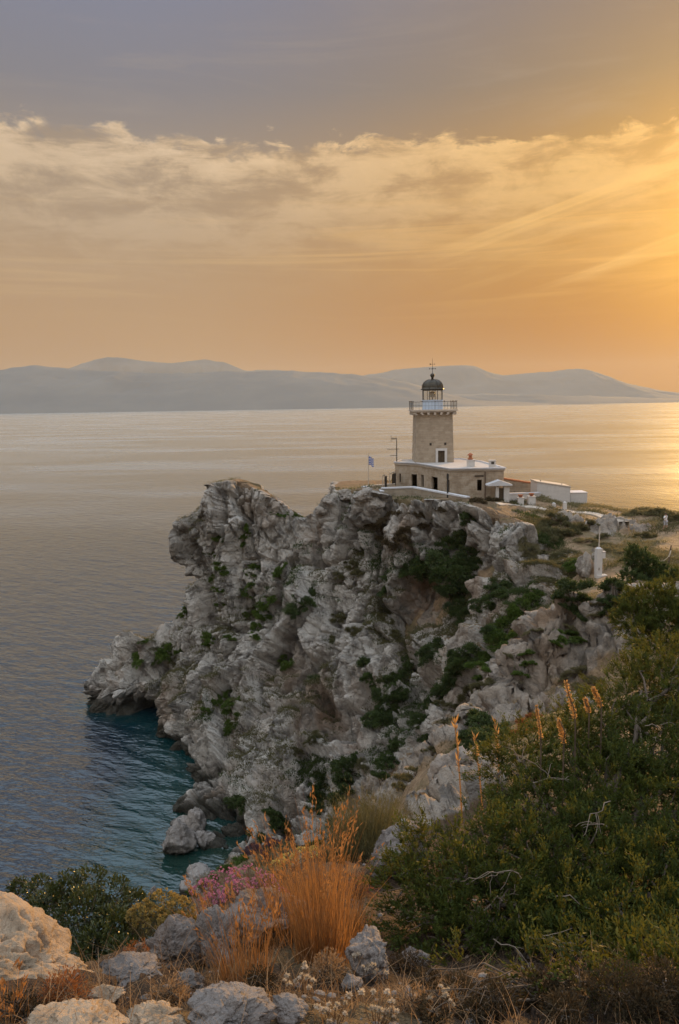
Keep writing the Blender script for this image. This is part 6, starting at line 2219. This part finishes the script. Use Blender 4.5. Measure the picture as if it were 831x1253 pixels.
def walker():
    h = ground_hit(814, 648.5)
    p = np.array(h[0])
    root = thing('person', 'distant walker in white shirt and pale shorts near the far right rim', 'person', p, .5)
    J = {'pelvis': (0, 0, .92), 'waist': (0, 0, 1.08), 'chest': (0, 0, 1.30), 'neck': (0, 0, 1.48), 'head': (0, -.02, 1.60), 'crown': (0, -.01, 1.70),
         'hipL': (.09, 0, .88), 'kneeL': (.11, -.10, .48), 'ankL': (.11, -.02, .07), 'toeL': (.12, -.18, .03),
         'hipR': (-.09, 0, .88), 'kneeR': (-.11, .02, .47), 'ankR': (-.11, .16, .08), 'toeR': (-.12, .02, .03),
         'shL': (.18, 0, 1.42), 'elL': (.24, .06, 1.14), 'wrL': (.25, -.06, .92), 'haL': (.25, -.10, .84),
         'shR': (-.18, 0, 1.42), 'elR': (-.30, -.06, 1.20), 'wrR': (-.30, -.26, 1.32), 'haR': (-.29, -.32, 1.37)}
    Rd = dict(pelvis=.14, waist=.125, chest=.15, neck=.055, head=.095, crown=.07, hipL=.095, kneeL=.06, ankL=.04, toeL=.035, hipR=.095, kneeR=.06, ankR=.04, toeR=.035,
              shL=.065, elL=.042, wrL=.03, haL=.034, shR=.065, elR=.042, wrR=.03, haR=.034)
    E = [('pelvis', 'waist'), ('waist', 'chest'), ('chest', 'neck'), ('neck', 'head'), ('head', 'crown'), ('pelvis', 'hipL'), ('hipL', 'kneeL'), ('kneeL', 'ankL'), ('ankL', 'toeL'),
         ('pelvis', 'hipR'), ('hipR', 'kneeR'), ('kneeR', 'ankR'), ('ankR', 'toeR'), ('chest', 'shL'), ('shL', 'elL'), ('elL', 'wrL'), ('wrL', 'haL'), ('chest', 'shR'), ('shR', 'elR'), ('elR', 'wrR'), ('wrR', 'haR')]

    def skin(name, names, mat, grow=0.0, root_=None):
        names = list(names)
        me = bpy.data.meshes.new(name)
        me.from_pydata([J[k] for k in names], [(names.index(a), names.index(b)) for a, b in E if a in names and b in names], [])
        o = link(name, me, mat, root)
        m_ = o.modifiers.new('skin', 'SKIN'); m_.use_smooth_shade = True
        o.modifiers.new('sub', 'SUBSURF').render_levels = 2
        for v, k in zip(me.skin_vertices[0].data, names):
            v.radius = (Rd[k] + grow, Rd[k] * .85 + grow)
            v.use_root = (k == names[0])
        return o
    skin('body', J.keys(), M_SKIN)
    skin('shirt', ['chest', 'waist', 'pelvis', 'shL', 'elL', 'shR', 'elR'], M_SHIRT, .018)
    skin('shorts', ['pelvis', 'hipL', 'kneeL', 'hipR', 'kneeR'], M_SHORTS, .022)
    MB().lathe([(.085, 1.62), (.112, 1.64), (.108, 1.70), (.08, 1.755), (.02, 1.775)], (0, .005, 0), 14).build('hair', M_HAIR, root, True)


walker()


def fence():
    p = np.array(ground_hit(818.5, 690)[0]); k = px_m(p)
    o = thing('fence_post', 'leaning weathered fence post at the path near the right edge', 'post', p)
    MB().tube([(0, 0, -.3), (.03, 0, 12 * k), (.14, 0, 23 * k)], .075, .055, 8).build('post', M_POST, o)
    MB().tube([(-.05, -.05, 9 * k), (.02, -.1, 13 * k), (.10, -.08, 17 * k)], .05, .05, 6).build('rope_wrap', M_ROPE, o)
    p2 = np.array(ground_hit(802.5, 688)[0])
    o2 = thing('fence_post', 'short stub fence post left of the leaning one', 'post', p2)
    MB().tube([(0, 0, -.3), (0, 0, 5 * k)], .09, .08, 8).build('post', M_POST, o2)
    a, b = p2 + [0, 0, 4 * k], p + [.02, -.1, 12 * k]
    t = np.linspace(0, 1, 14)[:, None]
    ln = a + (b - a) * t - np.array([0, 0, 1]) * (.35 * 4 * t * (1 - t))
    m_ = MB().tube(ln, .03, .03, 6)
    o3 = m_.build('fence_rope', M_ROPE)
    tag(o3, 'pale rope sagging between the stub and the leaning fence post', 'rope')
    for px, py, w, h, lab, sd in ((777, 698, 8, 4, 'white flat stone by the trunk of the windswept tree', 71), (798, 708, 6, 5, 'small pale stone under the windswept crown', 72)):
        q = np.array(ground_hit(px, py)[0]); kk = px_m(q)
        rock('rock', lab, q, (w * kk * .5, w * kk * .4, h * kk * .5), M_BOULDER, sd, .3, 4)


fence()


def rim_boulders():
    for lab, px, py, w, h, sd in (('pale angular boulder at the rim under the slanting parapet, biggest of that pile', 447, 607, 24, 17, 81), ('pale boulder leaning left of the biggest one under the parapet', 424, 606, 20, 16, 82),
                                  ('pale boulder below the biggest one at the end of the station wall', 461, 618, 18, 15, 83), ('dark edged boulder on the rim left of the pile under the parapet', 405, 612, 16, 14, 84),
                                  ('lone grey block on the rim in the dip between the summits', 392, 626, 14, 11, 85)):
        hit = ground_hit(px, py)
        q = np.array(hit[0]); kk = px_m(q)
        rock('boulder', lab, q, (w * kk * .55, w * kk * .5, h * kk * .55), M_ROCK, sd, sd * .9, 5, facets_=.3)


rim_boulders()
